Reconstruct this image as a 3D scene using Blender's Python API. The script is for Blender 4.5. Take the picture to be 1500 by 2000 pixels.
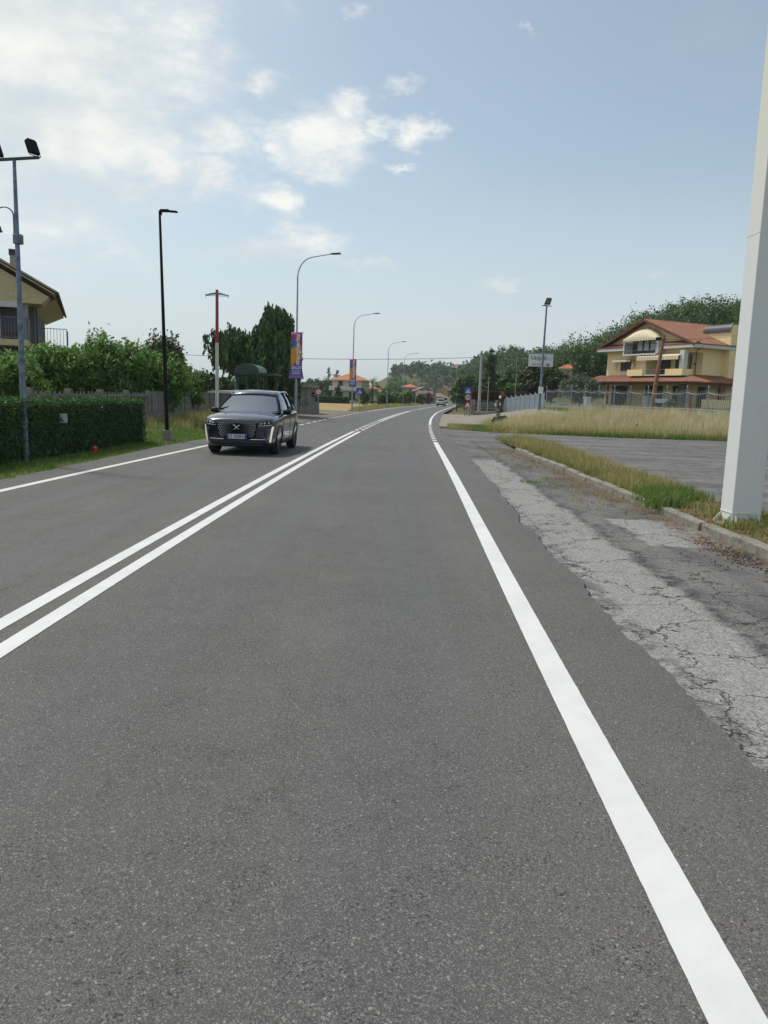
import bpy, bmesh, math, random
import numpy as np
from mathutils import Vector, Matrix
from mathutils.bvhtree import BVHTree
R = math.radians
random.seed(7); rng = np.random.default_rng(7)
for _o in list(bpy.data.objects): bpy.data.objects.remove(_o)
SC = bpy.context.scene; COL = SC.collection

# ------------------------------------------------------------------ camera, sky, sun, exposure
EYE = 1.6; PITCH = math.atan(225/1500); ROLL = math.atan(.0321); FPX = 1500.0
cd = bpy.data.cameras.new('camera'); cam = bpy.data.objects.new('camera', cd); COL.objects.link(cam)
cd.sensor_fit = 'HORIZONTAL'; cd.sensor_width = 36; cd.lens = 36; cd.clip_start = .05; cd.clip_end = 6000
_up = Vector((0, math.sin(PITCH), math.cos(PITCH))); _fw = Vector((0, math.cos(PITCH), -math.sin(PITCH))); _x = Vector((1, 0, 0))
_r = _x*math.cos(ROLL)+_up*math.sin(ROLL); _u = -_x*math.sin(ROLL)+_up*math.cos(ROLL)
cam.matrix_world = Matrix(((_r.x, _u.x, -_fw.x, 0), (_r.y, _u.y, -_fw.y, 0), (_r.z, _u.z, -_fw.z, EYE), (0, 0, 0, 1)))
SC.camera = cam
SUN_EL, SUN_AZ = R(60), R(-56)          # azimuth measured from +Y, negative = towards -X
SKY_STRENGTH = .125
sd = bpy.data.lights.new('sun', 'SUN'); sd.energy = 3.1; sd.angle = R(5); sd.color = (1, .955, .88)
sun = bpy.data.objects.new('sun', sd); COL.objects.link(sun)
_sv = Vector((math.sin(SUN_AZ)*math.cos(SUN_EL), math.cos(SUN_AZ)*math.cos(SUN_EL), math.sin(SUN_EL)))
sun.rotation_euler = _sv.to_track_quat('Z', 'Y').to_euler(); sun.location = (-30, 20, 60)
SC.view_settings.view_transform = 'Standard'; SC.view_settings.look = 'None'; SC.view_settings.gamma = 1
SC.view_settings.exposure = 0.1
SC.cycles.max_bounces = 8; SC.cycles.transparent_max_bounces = 12; SC.cycles.diffuse_bounces = 3

def ray(px, py):
    u = px-750; v = 1000-py; c, s = math.cos(ROLL), math.sin(ROLL)
    x = u*c-v*s; y = u*s+v*c
    return Vector((x, math.cos(PITCH)*FPX+math.sin(PITCH)*y, -math.sin(PITCH)*FPX+math.cos(PITCH)*y))
def at(px, py, Y):                        # where a sight line meets distance Y
    r = ray(px, py); return Vector((0, 0, EYE))+r*(Y/r.y)
def gp(px, py, z=0):                      # where a sight line meets height z
    r = ray(px, py); return Vector((0, 0, EYE))+r*((z-EYE)/r.z)

def make_world():
    w = bpy.data.worlds.new('World'); SC.world = w; w.use_nodes = True
    nt = w.node_tree; N = nt.nodes; L = nt.links; N.clear()
    out = N.new('ShaderNodeOutputWorld'); bg = N.new('ShaderNodeBackground'); L.new(bg.outputs[0], out.inputs[0])
    def M(op, a, b=None, c=None, clamp=False):
        n = N.new('ShaderNodeMath'); n.operation = op; n.use_clamp = clamp
        for i, v in enumerate((a, b, c)):
            if v is None: continue
            if isinstance(v, (int, float)): n.inputs[i].default_value = v
            else: L.new(v, n.inputs[i])
        return n.outputs[0]
    def MIX(f, a, b):
        n = N.new('ShaderNodeMix'); n.data_type = 'RGBA'
        for i, v in ((0, f), (6, a), (7, b)):
            if isinstance(v, (int, float)): n.inputs[i].default_value = v
            elif isinstance(v, tuple): n.inputs[i].default_value = v
            else: L.new(v, n.inputs[i])
        return n.outputs[2]
    def SS(x, lo, hi):
        n = N.new('ShaderNodeMapRange'); n.interpolation_type = 'SMOOTHSTEP'; L.new(x, n.inputs[0])
        n.inputs[1].default_value = lo; n.inputs[2].default_value = hi; return n.outputs[0]
    sky = N.new('ShaderNodeTexSky'); sky.sky_type = 'NISHITA'; sky.sun_disc = False
    sky.sun_elevation = SUN_EL; sky.sun_rotation = SUN_AZ; sky.air_density = 1.0; sky.dust_density = 2.0; sky.ozone_density = 1.2; sky.altitude = 200
    tc = N.new('ShaderNodeTexCoord'); sp = N.new('ShaderNodeSeparateXYZ'); L.new(tc.outputs['Generated'], sp.inputs[0])
    X, Y, Z = sp.outputs
    az = M('ARCTAN2', X, Y); el = M('ARCSINE', Z)
    w.cycles.sampling_method = 'MANUAL'; w.cycles.sample_map_resolution = 256
    mp = N.new('ShaderNodeMapping'); mp.inputs['Scale'].default_value = (1, 1, 1.9); L.new(tc.outputs['Generated'], mp.inputs[0])
    def noise(scale, detail, rough=.55, dist=0):
        n = N.new('ShaderNodeTexNoise'); n.inputs['Scale'].default_value = scale; n.inputs['Detail'].default_value = detail
        n.inputs['Roughness'].default_value = rough; n.inputs['Distortion'].default_value = dist
        L.new(mp.outputs[0], n.inputs['Vector']); return n.outputs[0]
    n1 = noise(11, 6, .62); n2 = noise(3.2, 3, .5)
    wn = N.new('ShaderNodeTexNoise'); wn.inputs['Scale'].default_value = 26; wn.inputs['Detail'].default_value = 4; wn.inputs['Roughness'].default_value = .62; L.new(mp.outputs[0], wn.inputs['Vector'])
    def VM(op, a, b):
        n = N.new('ShaderNodeVectorMath'); n.operation = op
        for i, v in enumerate((a, b)):
            if v is None: continue
            if isinstance(v, tuple): n.inputs[i].default_value = v
            else: L.new(v, n.inputs[i])
        return n.outputs['Value' if op == 'LENGTH' else 0]
    cb = N.new('ShaderNodeCombineXYZ'); L.new(az, cb.inputs[0]); L.new(el, cb.inputs[1])
    pc = VM('ADD', cb.outputs[0], VM('MULTIPLY', VM('SUBTRACT', wn.outputs[1], (.5, .5, .5)), (.085, .045, 0)))
    blobs = [(40, 60, 430, 230, 1.25), (140, 250, 330, 130, 1.05), (-300, 100, 700, 400, 1.2), (425, 258, 105, 52, 1.0), (515, 158, 75, 36, 1.0),
             (628, 268, 118, 88, 1.2), (668, 215, 80, 45, .95), (735, 245, 60, 28, .75), (805, 258, 58, 36, 1.0), (408, 338, 75, 52, .95), (325, 332, 90, 46, .9),
             (548, 388, 62, 32, .7), (600, 466, 100, 38, .78), (500, 490, 170, 36, .7), (795, 322, 40, 15, .62), (710, 16, 28, 14, .6), (785, 158, 50, 17, .58),
             (1030, 56, 20, 11, .55), (740, 518, 66, 18, .6), (965, 555, 60, 20, .52), (1290, 531, 50, 11, .5), (60, 415, 130, 30, .65)]
    tot = None
    for px, py, rx, ry, s in blobs:
        d = ray(px, py).normalized(); a0 = math.atan2(d.x, d.y); e0 = math.asin(d.z)
        q = VM('LENGTH', VM('MULTIPLY', VM('SUBTRACT', pc, (a0, e0, 0)), (1500/rx, 1500/ry, 0)), None)
        q = M('MULTIPLY_ADD', q, -s, s)
        tot = q if tot is None else M('MAXIMUM', tot, q)
    tot = M('MAXIMUM', tot, -.6)
    # broken cloud that goes on around and behind the viewer
    gen = M('MULTIPLY', M('SUBTRACT', n2, .47), 2.2)
    side = SS(M('ABSOLUTE', M('ADD', az, .0)), .55, 1.2)
    tot = M('MAXIMUM', tot, M('SUBTRACT', M('MULTIPLY', M('ADD', gen, .1), side), M('SUBTRACT', 1, side)))
    dens = M('ADD', tot, M('MULTIPLY', M('SUBTRACT', n1, .5), 1.5))
    cov = M('MULTIPLY', SS(dens, .04, .95), .95)
    cov = M('MULTIPLY', cov, SS(el, .02, .2))
    # thin veil, thicker towards the sun's side and the horizon
    veil = M('MULTIPLY_ADD', SS(M('MULTIPLY', az, -1), -.02, .5), .5, .06)
    veil = M('ADD', veil, M('MULTIPLY', SS(n2, .4, .75), .1))
    low = M('MULTIPLY', M('SUBTRACT', 1, SS(el, -.02, .34)), .8)
    veil = M('MINIMUM', M('MAXIMUM', veil, low), .86)
    base = N.new('ShaderNodeVectorMath'); base.operation = 'SCALE'; L.new(sky.outputs[0], base.inputs[0]); base.inputs['Scale'].default_value = SKY_STRENGTH
    hsv = N.new('ShaderNodeHueSaturation'); hsv.inputs['Saturation'].default_value = .72; hsv.inputs['Value'].default_value = 1.0; L.new(base.outputs[0], hsv.inputs['Color'])
    tint = N.new('ShaderNodeVectorMath'); tint.operation = 'MULTIPLY'; L.new(hsv.outputs[0], tint.inputs[0]); tint.inputs[1].default_value = (.95, 1.03, .995)
    c = MIX(veil, tint.outputs[0], (.64, .705, .735, 1))
    ccol = MIX(SS(M('ADD', M('MULTIPLY', n2, .6), M('MULTIPLY', n1, .4)), .38, .62), (.66, .71, .72, 1), (.93, .93, .885, 1))
    c = MIX(cov, c, ccol)
    L.new(c, bg.inputs[0]); bg.inputs[1].default_value = 1.0
make_world()

# ------------------------------------------------------------------ helpers
def link(o, parent=None):
    COL.objects.link(o)
    if parent is not None: o.parent = parent
    return o
def tag(o, label=None, cat=None, group=None, kind=None):
    if label: o['label'] = label
    if cat: o['category'] = cat
    if group: o['group'] = group
    if kind: o['kind'] = kind
    return o
def empty(name, loc=(0, 0, 0), rz=0, label=None, cat=None, group=None):
    o = bpy.data.objects.new(name, None); link(o); o.location = loc; o.rotation_euler = (0, 0, rz); o.empty_display_size = .1
    return tag(o, label, cat, group)
def copy_tree(o, parent=None):
    c = o.copy(); COL.objects.link(c); c.parent = parent
    for ch in list(o.children): copy_tree(ch, c)
    return c
class MB:
    def __init__(s): s.v = []; s.f = []; s.mi = []; s.m = 0
    def add(s, vs, fs):
        b = len(s.v); s.v += [tuple(p) for p in vs]; s.f += [tuple(i+b for i in f) for f in fs]; s.mi += [s.m]*len(fs); return s
    def box(s, c, d, rot=None, taper=1.0):
        hx, hy, hz = d[0]/2, d[1]/2, d[2]/2; P = []
        for z in (-1, 1):
            t = taper if z > 0 else 1
            for x, y in ((-1, -1), (1, -1), (1, 1), (-1, 1)): P.append(Vector((x*hx*t, y*hy*t, z*hz)))
        if rot is not None: P = [rot @ p for p in P]
        c = Vector(c)
        return s.add([p+c for p in P], [(3, 2, 1, 0), (4, 5, 6, 7), (0, 1, 5, 4), (1, 2, 6, 5), (2, 3, 7, 6), (3, 0, 4, 7)])
    def bb(s, x0, x1, y0, y1, z0, z1): return s.box(((x0+x1)/2, (y0+y1)/2, (z0+z1)/2), (x1-x0, y1-y0, z1-z0))
    def tube(s, pts, r, n=8, cap=True):
        pts = [Vector(p) for p in pts]; rs = r if isinstance(r, (list, tuple)) else [r]*len(pts); V = []; F = []
        up = Vector((0, 0, 1)); prev = None
        for i, p in enumerate(pts):
            d = (pts[min(i+1, len(pts)-1)]-pts[max(i-1, 0)]).normalized()
            if prev is None:
                a = d.cross(up if abs(d.z) < .95 else Vector((1, 0, 0))).normalized()
            else:
                a = (prev-d*prev.dot(d)).normalized()
            prev = a; b = d.cross(a)
            for k in range(n):
                t = 2*math.pi*k/n; V.append(p+(a*math.cos(t)+b*math.sin(t))*rs[i])
        for i in range(len(pts)-1):
            for k in range(n):
                k2 = (k+1) % n; F.append((i*n+k, i*n+k2, (i+1)*n+k2, (i+1)*n+k))
        if cap: F.append(tuple(range(n-1, -1, -1))); F.append(tuple((len(pts)-1)*n+k for k in range(n)))
        return s.add(V, F)
    def prism(s, poly, y0, y1, axis='y'):      # poly in (x, z), extruded along y; axis 'x': poly in (y, z); axis 'z': poly in (x, y)
        n = len(poly); V = []
        for t in (y0, y1):
            for a, b in poly: V.append({'y': (a, t, b), 'x': (t, a, b), 'z': (a, b, t)}[axis])
        F = [tuple(range(n)), tuple(range(2*n-1, n-1, -1))]+[(i, i+n, (i+1) % n+n, (i+1) % n) for i in range(n)]
        return s.add(V, F)
    def lathe(s, prof, n=16, c=(0, 0, 0)):     # prof: (r, z)
        V = []; F = []; c = Vector(c)
        for r, z in prof:
            for k in range(n):
                t = 2*math.pi*k/n; V.append(c+Vector((r*math.cos(t), r*math.sin(t), z)))
        for i in range(len(prof)-1):
            for k in range(n):
                k2 = (k+1) % n; F.append((i*n+k, i*n+k2, (i+1)*n+k2, (i+1)*n+k))
        F.append(tuple(range(n-1, -1, -1))); F.append(tuple((len(prof)-1)*n+k for k in range(n)))
        return s.add(V, F)
    def quad(s, a, b, c, d): return s.add([a, b, c, d], [(0, 1, 2, 3)])
    def build(s, name, mat, parent=None, smooth=False, bevel=0, kind=None, fix=True):
        me = bpy.data.meshes.new(name); me.from_pydata(s.v, [], s.f)
        for m in (mat if isinstance(mat, (list, tuple)) else [mat]): me.materials.append(m)
        if any(s.mi): me.polygons.foreach_set('material_index', s.mi)
        if fix:
            bm = bmesh.new(); bm.from_mesh(me); bmesh.ops.recalc_face_normals(bm, faces=bm.faces); bm.to_mesh(me); bm.free()
        if smooth:
            me.polygons.foreach_set('use_smooth', [True]*len(me.polygons))
            try: me.set_sharp_from_angle(angle=R(40))
            except Exception: pass
        o = bpy.data.objects.new(name, me); link(o, parent)
        if bevel:
            b = o.modifiers.new('bevel', 'BEVEL'); b.width = bevel; b.segments = 2; b.limit_method = 'ANGLE'
        if kind: o['kind'] = kind
        return o
def npmesh(name, V, F, mat, parent=None, kind=None, smooth=False):
    V = np.asarray(V, dtype=np.float32).reshape(-1, 3); F = np.asarray(F, dtype=np.int32); k = F.shape[1]
    me = bpy.data.meshes.new(name); me.vertices.add(len(V)); me.vertices.foreach_set('co', V.ravel())
    me.loops.add(F.size); me.loops.foreach_set('vertex_index', F.ravel())
    me.polygons.add(len(F)); me.polygons.foreach_set('loop_start', np.arange(0, F.size, k, dtype=np.int32))
    me.polygons.foreach_set('use_smooth', np.full(len(F), smooth))
    me.update(calc_edges=True); me.validate(); me.materials.append(mat)
    o = bpy.data.objects.new(name, me); link(o, parent)
    if kind: o['kind'] = kind
    return o
def grid_obj(name, P, mat, parent=None, kind=None, smooth=True):   # P: (n, m, 3)
    n, m, _ = P.shape; i = np.arange(n*m).reshape(n, m)
    F = np.stack([i[:-1, :-1], i[1:, :-1], i[1:, 1:], i[:-1, 1:]], -1).reshape(-1, 4)
    return npmesh(name, P.reshape(-1, 3), F, mat, parent, kind, smooth)
_fonts = {}
def lettering(text, size, mat, parent, M, name='lettering', extrude=.003, align='CENTER', bold=0):
    cu = bpy.data.curves.new('t', 'FONT'); cu.body = text; cu.size = size; cu.align_x = align; cu.align_y = 'CENTER'; cu.extrude = extrude; cu.offset = bold; cu.resolution_u = 3
    t = bpy.data.objects.new('t', cu); COL.objects.link(t); bpy.context.view_layer.update()
    me = bpy.data.meshes.new_from_object(t.evaluated_get(bpy.context.evaluated_depsgraph_get()))
    bpy.data.objects.remove(t); bpy.data.curves.remove(cu)
    me.materials.clear(); me.materials.append(mat); me.transform(M); me.name = name
    return link(bpy.data.objects.new(name, me), parent)
def interp(tab, y): return float(np.interp(y, [t[0] for t in tab], [t[1] for t in tab]))
def ss(x, a, b):
    t = np.clip((np.asarray(x, dtype=float)-a)/(b-a), 0, 1); return t*t*(3-2*t)

# ------------------------------------------------------------------ materials
MT = {}
class NT:
    def __init__(s, name):
        s.m = bpy.data.materials.new(name); s.m.use_nodes = True; s.t = s.m.node_tree; s.N = s.t.nodes; s.L = s.t.links
        s.p = s.N['Principled BSDF']; s.co = s.N.new('ShaderNodeTexCoord'); MT[name] = s.m
    def set(s, k, v):
        if isinstance(v, (int, float)): s.p.inputs[k].default_value = v
        elif isinstance(v, tuple): s.p.inputs[k].default_value = (*v, 1) if len(v) == 3 else v
        else: s.L.new(v, s.p.inputs[k])
        return s
    def map(s, scale=(1, 1, 1), space='Object', rot=(0, 0, 0)):
        n = s.N.new('ShaderNodeMapping'); n.inputs['Scale'].default_value = scale; n.inputs['Rotation'].default_value = rot
        s.L.new(s.co.outputs[space], n.inputs[0]); return n.outputs[0]
    def noise(s, scale, detail=4, rough=.55, vec=None, dist=0, out=0):
        n = s.N.new('ShaderNodeTexNoise'); n.inputs['Scale'].default_value = scale; n.inputs['Detail'].default_value = detail; n.inputs['Roughness'].default_value = rough; n.inputs['Distortion'].default_value = dist
        s.L.new(vec if vec is not None else s.co.outputs['Object'], n.inputs['Vector']); return n.outputs[out]
    def voro(s, scale, vec=None, feature='F1', out='Distance', rand=1):
        n = s.N.new('ShaderNodeTexVoronoi'); n.feature = feature; n.inputs['Scale'].default_value = scale; n.inputs['Randomness'].default_value = rand
        s.L.new(vec if vec is not None else s.co.outputs['Object'], n.inputs['Vector']); return n.outputs[out]
    def ramp(s, x, lo, hi, a=0., b=1., smooth=True):
        n = s.N.new('ShaderNodeMapRange'); n.interpolation_type = 'SMOOTHSTEP' if smooth else 'LINEAR'; s.L.new(x, n.inputs[0])
        for i, v in enumerate((lo, hi, a, b)): n.inputs[i+1].default_value = v
        return n.outputs[0]
    def math(s, op, a, b=None, clamp=False):
        n = s.N.new('ShaderNodeMath'); n.operation = op; n.use_clamp = clamp
        for i, v in enumerate((a, b)):
            if v is None: continue
            if isinstance(v, (int, float)): n.inputs[i].default_value = v
            else: s.L.new(v, n.inputs[i])
        return n.outputs[0]
    def mix(s, f, a, b, blend='MIX'):
        n = s.N.new('ShaderNodeMix'); n.data_type = 'RGBA'; n.blend_type = blend
        for i, v in ((0, f), (6, a), (7, b)):
            if isinstance(v, (int, float)): n.inputs[i].default_value = v
            elif isinstance(v, tuple): n.inputs[i].default_value = (*v, 1) if len(v) == 3 else v
            else: s.L.new(v, n.inputs[i])
        return n.outputs[2]
    def bump(s, h, strength=.3, dist=.01):
        n = s.N.new('ShaderNodeBump'); n.inputs['Strength'].default_value = strength; n.inputs['Distance'].default_value = dist; s.L.new(h, n.inputs['Height'])
        s.L.new(n.outputs[0], s.p.inputs['Normal']); return s
    def sep(s, space='Object'):
        n = s.N.new('ShaderNodeSeparateXYZ'); s.L.new(s.co.outputs[space], n.inputs[0]); return n.outputs
def flat(name, col, rough=.6, metal=0, var=.15, scale=6, bump=0, coat=0, spec=.5):
    """plain surface with a little uneven tone and grain"""
    k = NT(name); n = k.noise(scale, 5, .6); n2 = k.noise(scale*9, 3)
    c = k.mix(k.math('MULTIPLY', k.ramp(n, .3, .7), 1.0), tuple(x*(1-var) for x in col), tuple(min(1, x*(1+var)) for x in col))
    k.set('Base Color', c); k.set('Roughness', rough); k.set('Metallic', metal); k.set('Coat Weight', coat); k.set('Specular IOR Level', spec)
    if bump: k.bump(n2, bump, .01)
    return k.m
def leafmat(name, a, b, c=None, trans=.35, rough=.5):
    k = NT(name); g = k.N.new('ShaderNodeNewGeometry'); r = g.outputs['Random Per Island']
    n = k.noise(.9, 3)
    col = k.mix(r, a, b)
    if c: col = k.mix(k.ramp(k.math('ADD', k.math('MULTIPLY', r, .4), k.math('MULTIPLY', n, .8)), .62, .8), col, c)
    k.set('Base Color', col); k.set('Roughness', rough); k.set('Specular IOR Level', .25)
    t = k.N.new('ShaderNodeBsdfTranslucent'); k.L.new(k.mix(.5, col, col, 'ADD'), t.inputs[0])
    m = k.N.new('ShaderNodeMixShader'); m.inputs[0].default_value = trans
    k.L.new(k.p.outputs[0], m.inputs[1]); k.L.new(t.outputs[0], m.inputs[2]); k.L.new(m.outputs[0], k.N['Material Output'].inputs[0])
    return k.m
# ------------------------------------------------------------------ surface materials
def asphalt():
    k = NT('asphalt'); a = k.N.new('ShaderNodeAttribute'); a.attribute_name = 'lat'; lat = a.outputs['Fac']
    cell = k.voro(260, out='Color'); s = k.N.new('ShaderNodeSeparateColor'); k.L.new(cell, s.inputs[0])
    cell2 = k.voro(140, out='Color'); s2 = k.N.new('ShaderNodeSeparateColor'); k.L.new(cell2, s2.inputs[0])
    big = k.noise(.35, 4, .6); mid = k.noise(3.5, 4, .6)
    stre = k.noise(1, 4, .55, vec=k.map((2.6, .14, 1)))
    base = k.mix(k.ramp(big, .3, .7), (.076, .0725, .069), (.112, .107, .102))
    base = k.mix(k.ramp(stre, .3, .72), k.mix(.5, base, (.068, .0655, .064)), base)
    # worn wheel paths: darker, smoother bands
    def band(c, w): return k.ramp(k.math('ABSOLUTE', k.math('SUBTRACT', lat, c)), w, .05, 0, 1)
    tr = k.math('MAXIMUM', k.math('MAXIMUM', band(.95, .6), band(2.55, .6)), k.math('MAXIMUM', band(-.95, .6), band(-2.6, .6)))
    tr = k.math('MULTIPLY', tr, k.ramp(stre, .25, .6, .35, 1))
    base = k.mix(k.math('MULTIPLY', tr, .6), base, (.058, .0575, .059))
    # brownish dust that collects by the painted lines
    du = k.math('MAXIMUM', band(-.0, .75), k.math('MAXIMUM', band(3.5, .8), band(-3.6, .7)))
    base = k.mix(k.math('MULTIPLY', du, k.ramp(mid, .3, .75, .1, .6)), base, (.118, .107, .096))
    base = k.mix(k.ramp(s.outputs[0], .55, 1.0, 0, .55), base, (.25, .245, .235))
    base = k.mix(k.ramp(s2.outputs[1], .94, 1.0, 0, .7), base, (.30, .285, .26))
    pit = k.math('MULTIPLY', k.ramp(s2.outputs[0], .86, .95), k.ramp(mid, .45, .62))
    base = k.mix(k.math('MULTIPLY', pit, .85), base, (.014, .014, .015))
    base = k.mix(k.ramp(s.outputs[1], .6, .95, 0, .7), base, (.034, .034, .035))
    hv = k.N.new('ShaderNodeVectorMath'); hv.operation = 'ADD'; k.L.new(k.co.outputs['Object'], hv.inputs[0]); hs = k.N.new('ShaderNodeVectorMath'); hs.operation = 'SCALE'; hs.inputs['Scale'].default_value = .7; k.L.new(k.noise(1.3, 5, .65, out=1), hs.inputs[0]); k.L.new(hs.outputs[0], hv.inputs[1])
    hair = k.math('MULTIPLY', k.ramp(k.voro(.55, vec=hv.outputs[0], feature='DISTANCE_TO_EDGE'), .001, .005, 1, 0), k.ramp(k.noise(.45, 3), .56, .64))
    base = k.mix(k.math('MULTIPLY', hair, .75), base, (.02, .02, .02))
    oil = k.math('MULTIPLY', k.ramp(k.noise(1, 5, .6, vec=k.map((1.6, .35, 1))), .60, .74), k.ramp(k.math('ABSOLUTE', k.math('SUBTRACT', k.math('ABSOLUTE', lat), 1.75)), .7, .1, 0, .35))
    base = k.mix(oil, base, (.04, .04, .042))
    k.set('Base Color', base); k.set('Roughness', k.ramp(tr, 0, 1, .82, .68)); k.set('Specular IOR Level', .35)
    h = k.math('ADD', k.math('MULTIPLY', s.outputs[2], .5), k.math('MULTIPLY', k.math('SUBTRACT', 1, pit), .5))
    k.bump(h, .5, .004); return k.m
def old_asphalt(name, strip):
    """weathered shoulder: pale cracked strip, darker broken strip, patches, needle litter by the kerb"""
    k = NT(name); X, Y, Z = k.sep()
    cell = k.voro(120, out='Color'); s = k.N.new('ShaderNodeSeparateColor'); k.L.new(cell, s.inputs[0])
    wob = k.noise(1.1, 5, .6); wob2 = k.noise(6, 4, .6); pat = k.noise(.8, 5, .62, vec=k.map((1.5, .55, 1)))
    dv = k.N.new('ShaderNodeVectorMath'); dv.operation = 'ADD'
    nz = k.noise(1.6, 5, .65, out=1); sc = k.N.new('ShaderNodeVectorMath'); sc.operation = 'SCALE'; sc.inputs['Scale'].default_value = .9; k.L.new(nz, sc.inputs[0])
    k.L.new(k.co.outputs['Object'], dv.inputs[0]); k.L.new(sc.outputs[0], dv.inputs[1])
    ck = k.voro(1.35, vec=dv.outputs[0], feature='DISTANCE_TO_EDGE'); ck2 = k.voro(4.2, vec=dv.outputs[0], feature='DISTANCE_TO_EDGE')
    dark = k.mix(k.ramp(pat, .35, .62), (.062, .061, .060), (.155, .15, .143))
    dark = k.mix(k.ramp(wob2, .55, .75, 0, .5), dark, (.10, .096, .09))
    if strip:
        edge = k.math('ADD', k.math('ADD', 2.47, k.math('MULTIPLY', Y, .028)), k.math('MULTIPLY', k.math('SUBTRACT', wob, .5), .55))
        edge = k.math('ADD', edge, k.math('MULTIPLY', k.math('SUBTRACT', wob2, .5), .12))
        m = k.ramp(k.math('SUBTRACT', X, edge), -.05, .06, 1, 0)
        m = k.math('MULTIPLY', m, k.ramp(k.math('ADD', Y, k.math('MULTIPLY', wob2, 3)), 22.3, 22.8, 1, 0))
        # one more pale slab left by the kerb
        px = k.math('SUBTRACT', X, k.math('ADD', 3.2, k.math('MULTIPLY', k.math('SUBTRACT', wob, .5), .7)))
        py = k.math('ABSOLUTE', k.math('SUBTRACT', Y, 9.9))
        m2 = k.math('MULTIPLY', k.ramp(px, -.02, .03), k.ramp(k.math('ADD', py, k.math('MULTIPLY', wob2, .5)), 1.25, 1.32, 1, 0))
        m = k.math('MAXIMUM', m, m2)
        pale = k.mix(k.ramp(k.noise(40, 3), .35, .65), (.20, .195, .187), (.30, .294, .28))
        col = k.mix(m, dark, pale)
        lit = k.math('MULTIPLY', k.ramp(k.math('ADD', X, k.math('MULTIPLY', wob, .9)), 4.05, 4.5), k.ramp(wob2, .35, .6))
        col = k.mix(k.math('MULTIPLY', lit, .65), col, (.105, .078, .05))
        brk = k.math('MULTIPLY', k.ramp(k.math('ABSOLUTE', k.math('SUBTRACT', k.math('SUBTRACT', X, edge), .06)), .02, .16, 1, 0), k.ramp(wob2, .38, .6))
        col = k.mix(k.math('MULTIPLY', brk, .8), col, (.03, .03, .03))
        rag = k.math('MULTIPLY', k.ramp(k.math('SUBTRACT', X, k.math('ADD', 1.72, k.math('MULTIPLY', Y, .026))), .02, .14, 1, 0), k.ramp(wob2, .42, .6))
        col = k.mix(k.math('MULTIPLY', rag, .6), col, (.045, .044, .043))
    else:
        st = k.noise(1, 5, .65, vec=k.map((.16, 1.0, 1), rot=(0, 0, .06)))
        col = k.mix(k.ramp(st, .45, .68), k.mix(.4, dark, (.095, .092, .09)), (.205, .198, .188))
        col = k.mix(k.ramp(k.noise(.25, 3), .5, .7, 0, .4), col, (.09, .085, .085)); m = k.ramp(st, .4, .6)
    col = k.mix(k.ramp(s.outputs[0], .5, 1, 0, .4), col, k.mix(.5, col, (.55, .54, .52)))
    col = k.mix(k.ramp(s.outputs[1], .5, .95, 0, .6), col, (.045, .045, .045))
    cr = k.math('MAXIMUM', k.math('MULTIPLY', k.ramp(ck, .004, .016, 1, 0), k.ramp(wob, .32, .44)), k.math('MULTIPLY', k.ramp(ck2, .006, .024, 1, 0), k.ramp(pat, .46, .6, 0, .75)))
    col = k.mix(k.math('MULTIPLY', cr, .92), col, (.022, .021, .02))
    k.set('Base Color', col); k.set('Roughness', .9); k.set('Specular IOR Level', .25)
    h = k.math('SUBTRACT', k.math('ADD', k.math('MULTIPLY', s.outputs[2], .25), k.math('MULTIPLY', wob2, .5)), k.math('MULTIPLY', cr, .9))
    k.bump(h, .55, .012); return k.m
def paint():
    k = NT('road_paint'); n = k.noise(2.2, 5, .65); f = k.noise(220, 2); w = k.noise(45, 3, .7)
    c = k.mix(k.ramp(n, .3, .7), (.53, .535, .53), (.61, .61, .60)); c = k.mix(k.ramp(w, .70, .82, 0, .5), c, (.33, .32, .31))
    k.set('Base Color', c); k.set('Roughness', .7); k.bump(f, .35, .003); return k.m
def earth(name, a, b, c, s1=.5, s2=6, bump=.6):
    k = NT(name); n = k.noise(s1, 5, .6); n2 = k.noise(s2, 6, .65); n3 = k.noise(s2*9, 3)
    col = k.mix(k.ramp(n, .35, .65), a, b); col = k.mix(k.ramp(n2, .42, .7), col, c)
    col = k.mix(k.ramp(n3, .4, .8, 0, .35), col, tuple(x*.45 for x in a))
    k.set('Base Color', col); k.set('Roughness', .95); k.set('Specular IOR Level', .15); k.bump(k.math('ADD', n2, k.math('MULTIPLY', n3, .4)), bump, .04); return k.m
M_asph = asphalt(); M_should = old_asphalt('weathered_shoulder', True); M_park = old_asphalt('weathered_asphalt', False); M_paint = paint()
M_ground = earth('turf', (.060, .085, .026), (.10, .105, .04), (.15, .125, .06), .12, 3)
M_verge = earth('verge_turf', (.07, .12, .025), (.10, .15, .035), (.12, .12, .05), .8, 8)
M_litter = earth('needle_litter', (.13, .09, .05), (.085, .08, .035), (.17, .125, .075), 1.3, 14)
M_dirt = earth('bare_dirt', (.24, .215, .175), (.29, .265, .225), (.19, .165, .13), .6, 5)
M_field = earth('mown_field', (.30, .225, .10), (.36, .28, .14), (.22, .17, .07), .2, 3)
M_layby = earth('layby_gravel', (.165, .145, .125), (.21, .185, .16), (.13, .115, .10), .3, 4)
M_kerb = earth('kerb_concrete', (.26, .245, .21), (.17, .16, .13), (.33, .315, .28), 3.5, 22, .6)
M_conc = earth('concrete', (.27, .26, .24), (.33, .32, .30), (.22, .21, .195), .8, 9, .3)
M_slat = earth('aged_concrete', (.22, .205, .185), (.29, .27, .245), (.15, .14, .125), 1.5, 7, .4)
M_bark = earth('bark', (.075, .058, .042), (.11, .088, .065), (.05, .04, .03), 3, 14, .8)
M_hill = earth('hill_floor', (.03, .042, .015), (.045, .06, .02), (.05, .05, .025), .05, 1)

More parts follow.
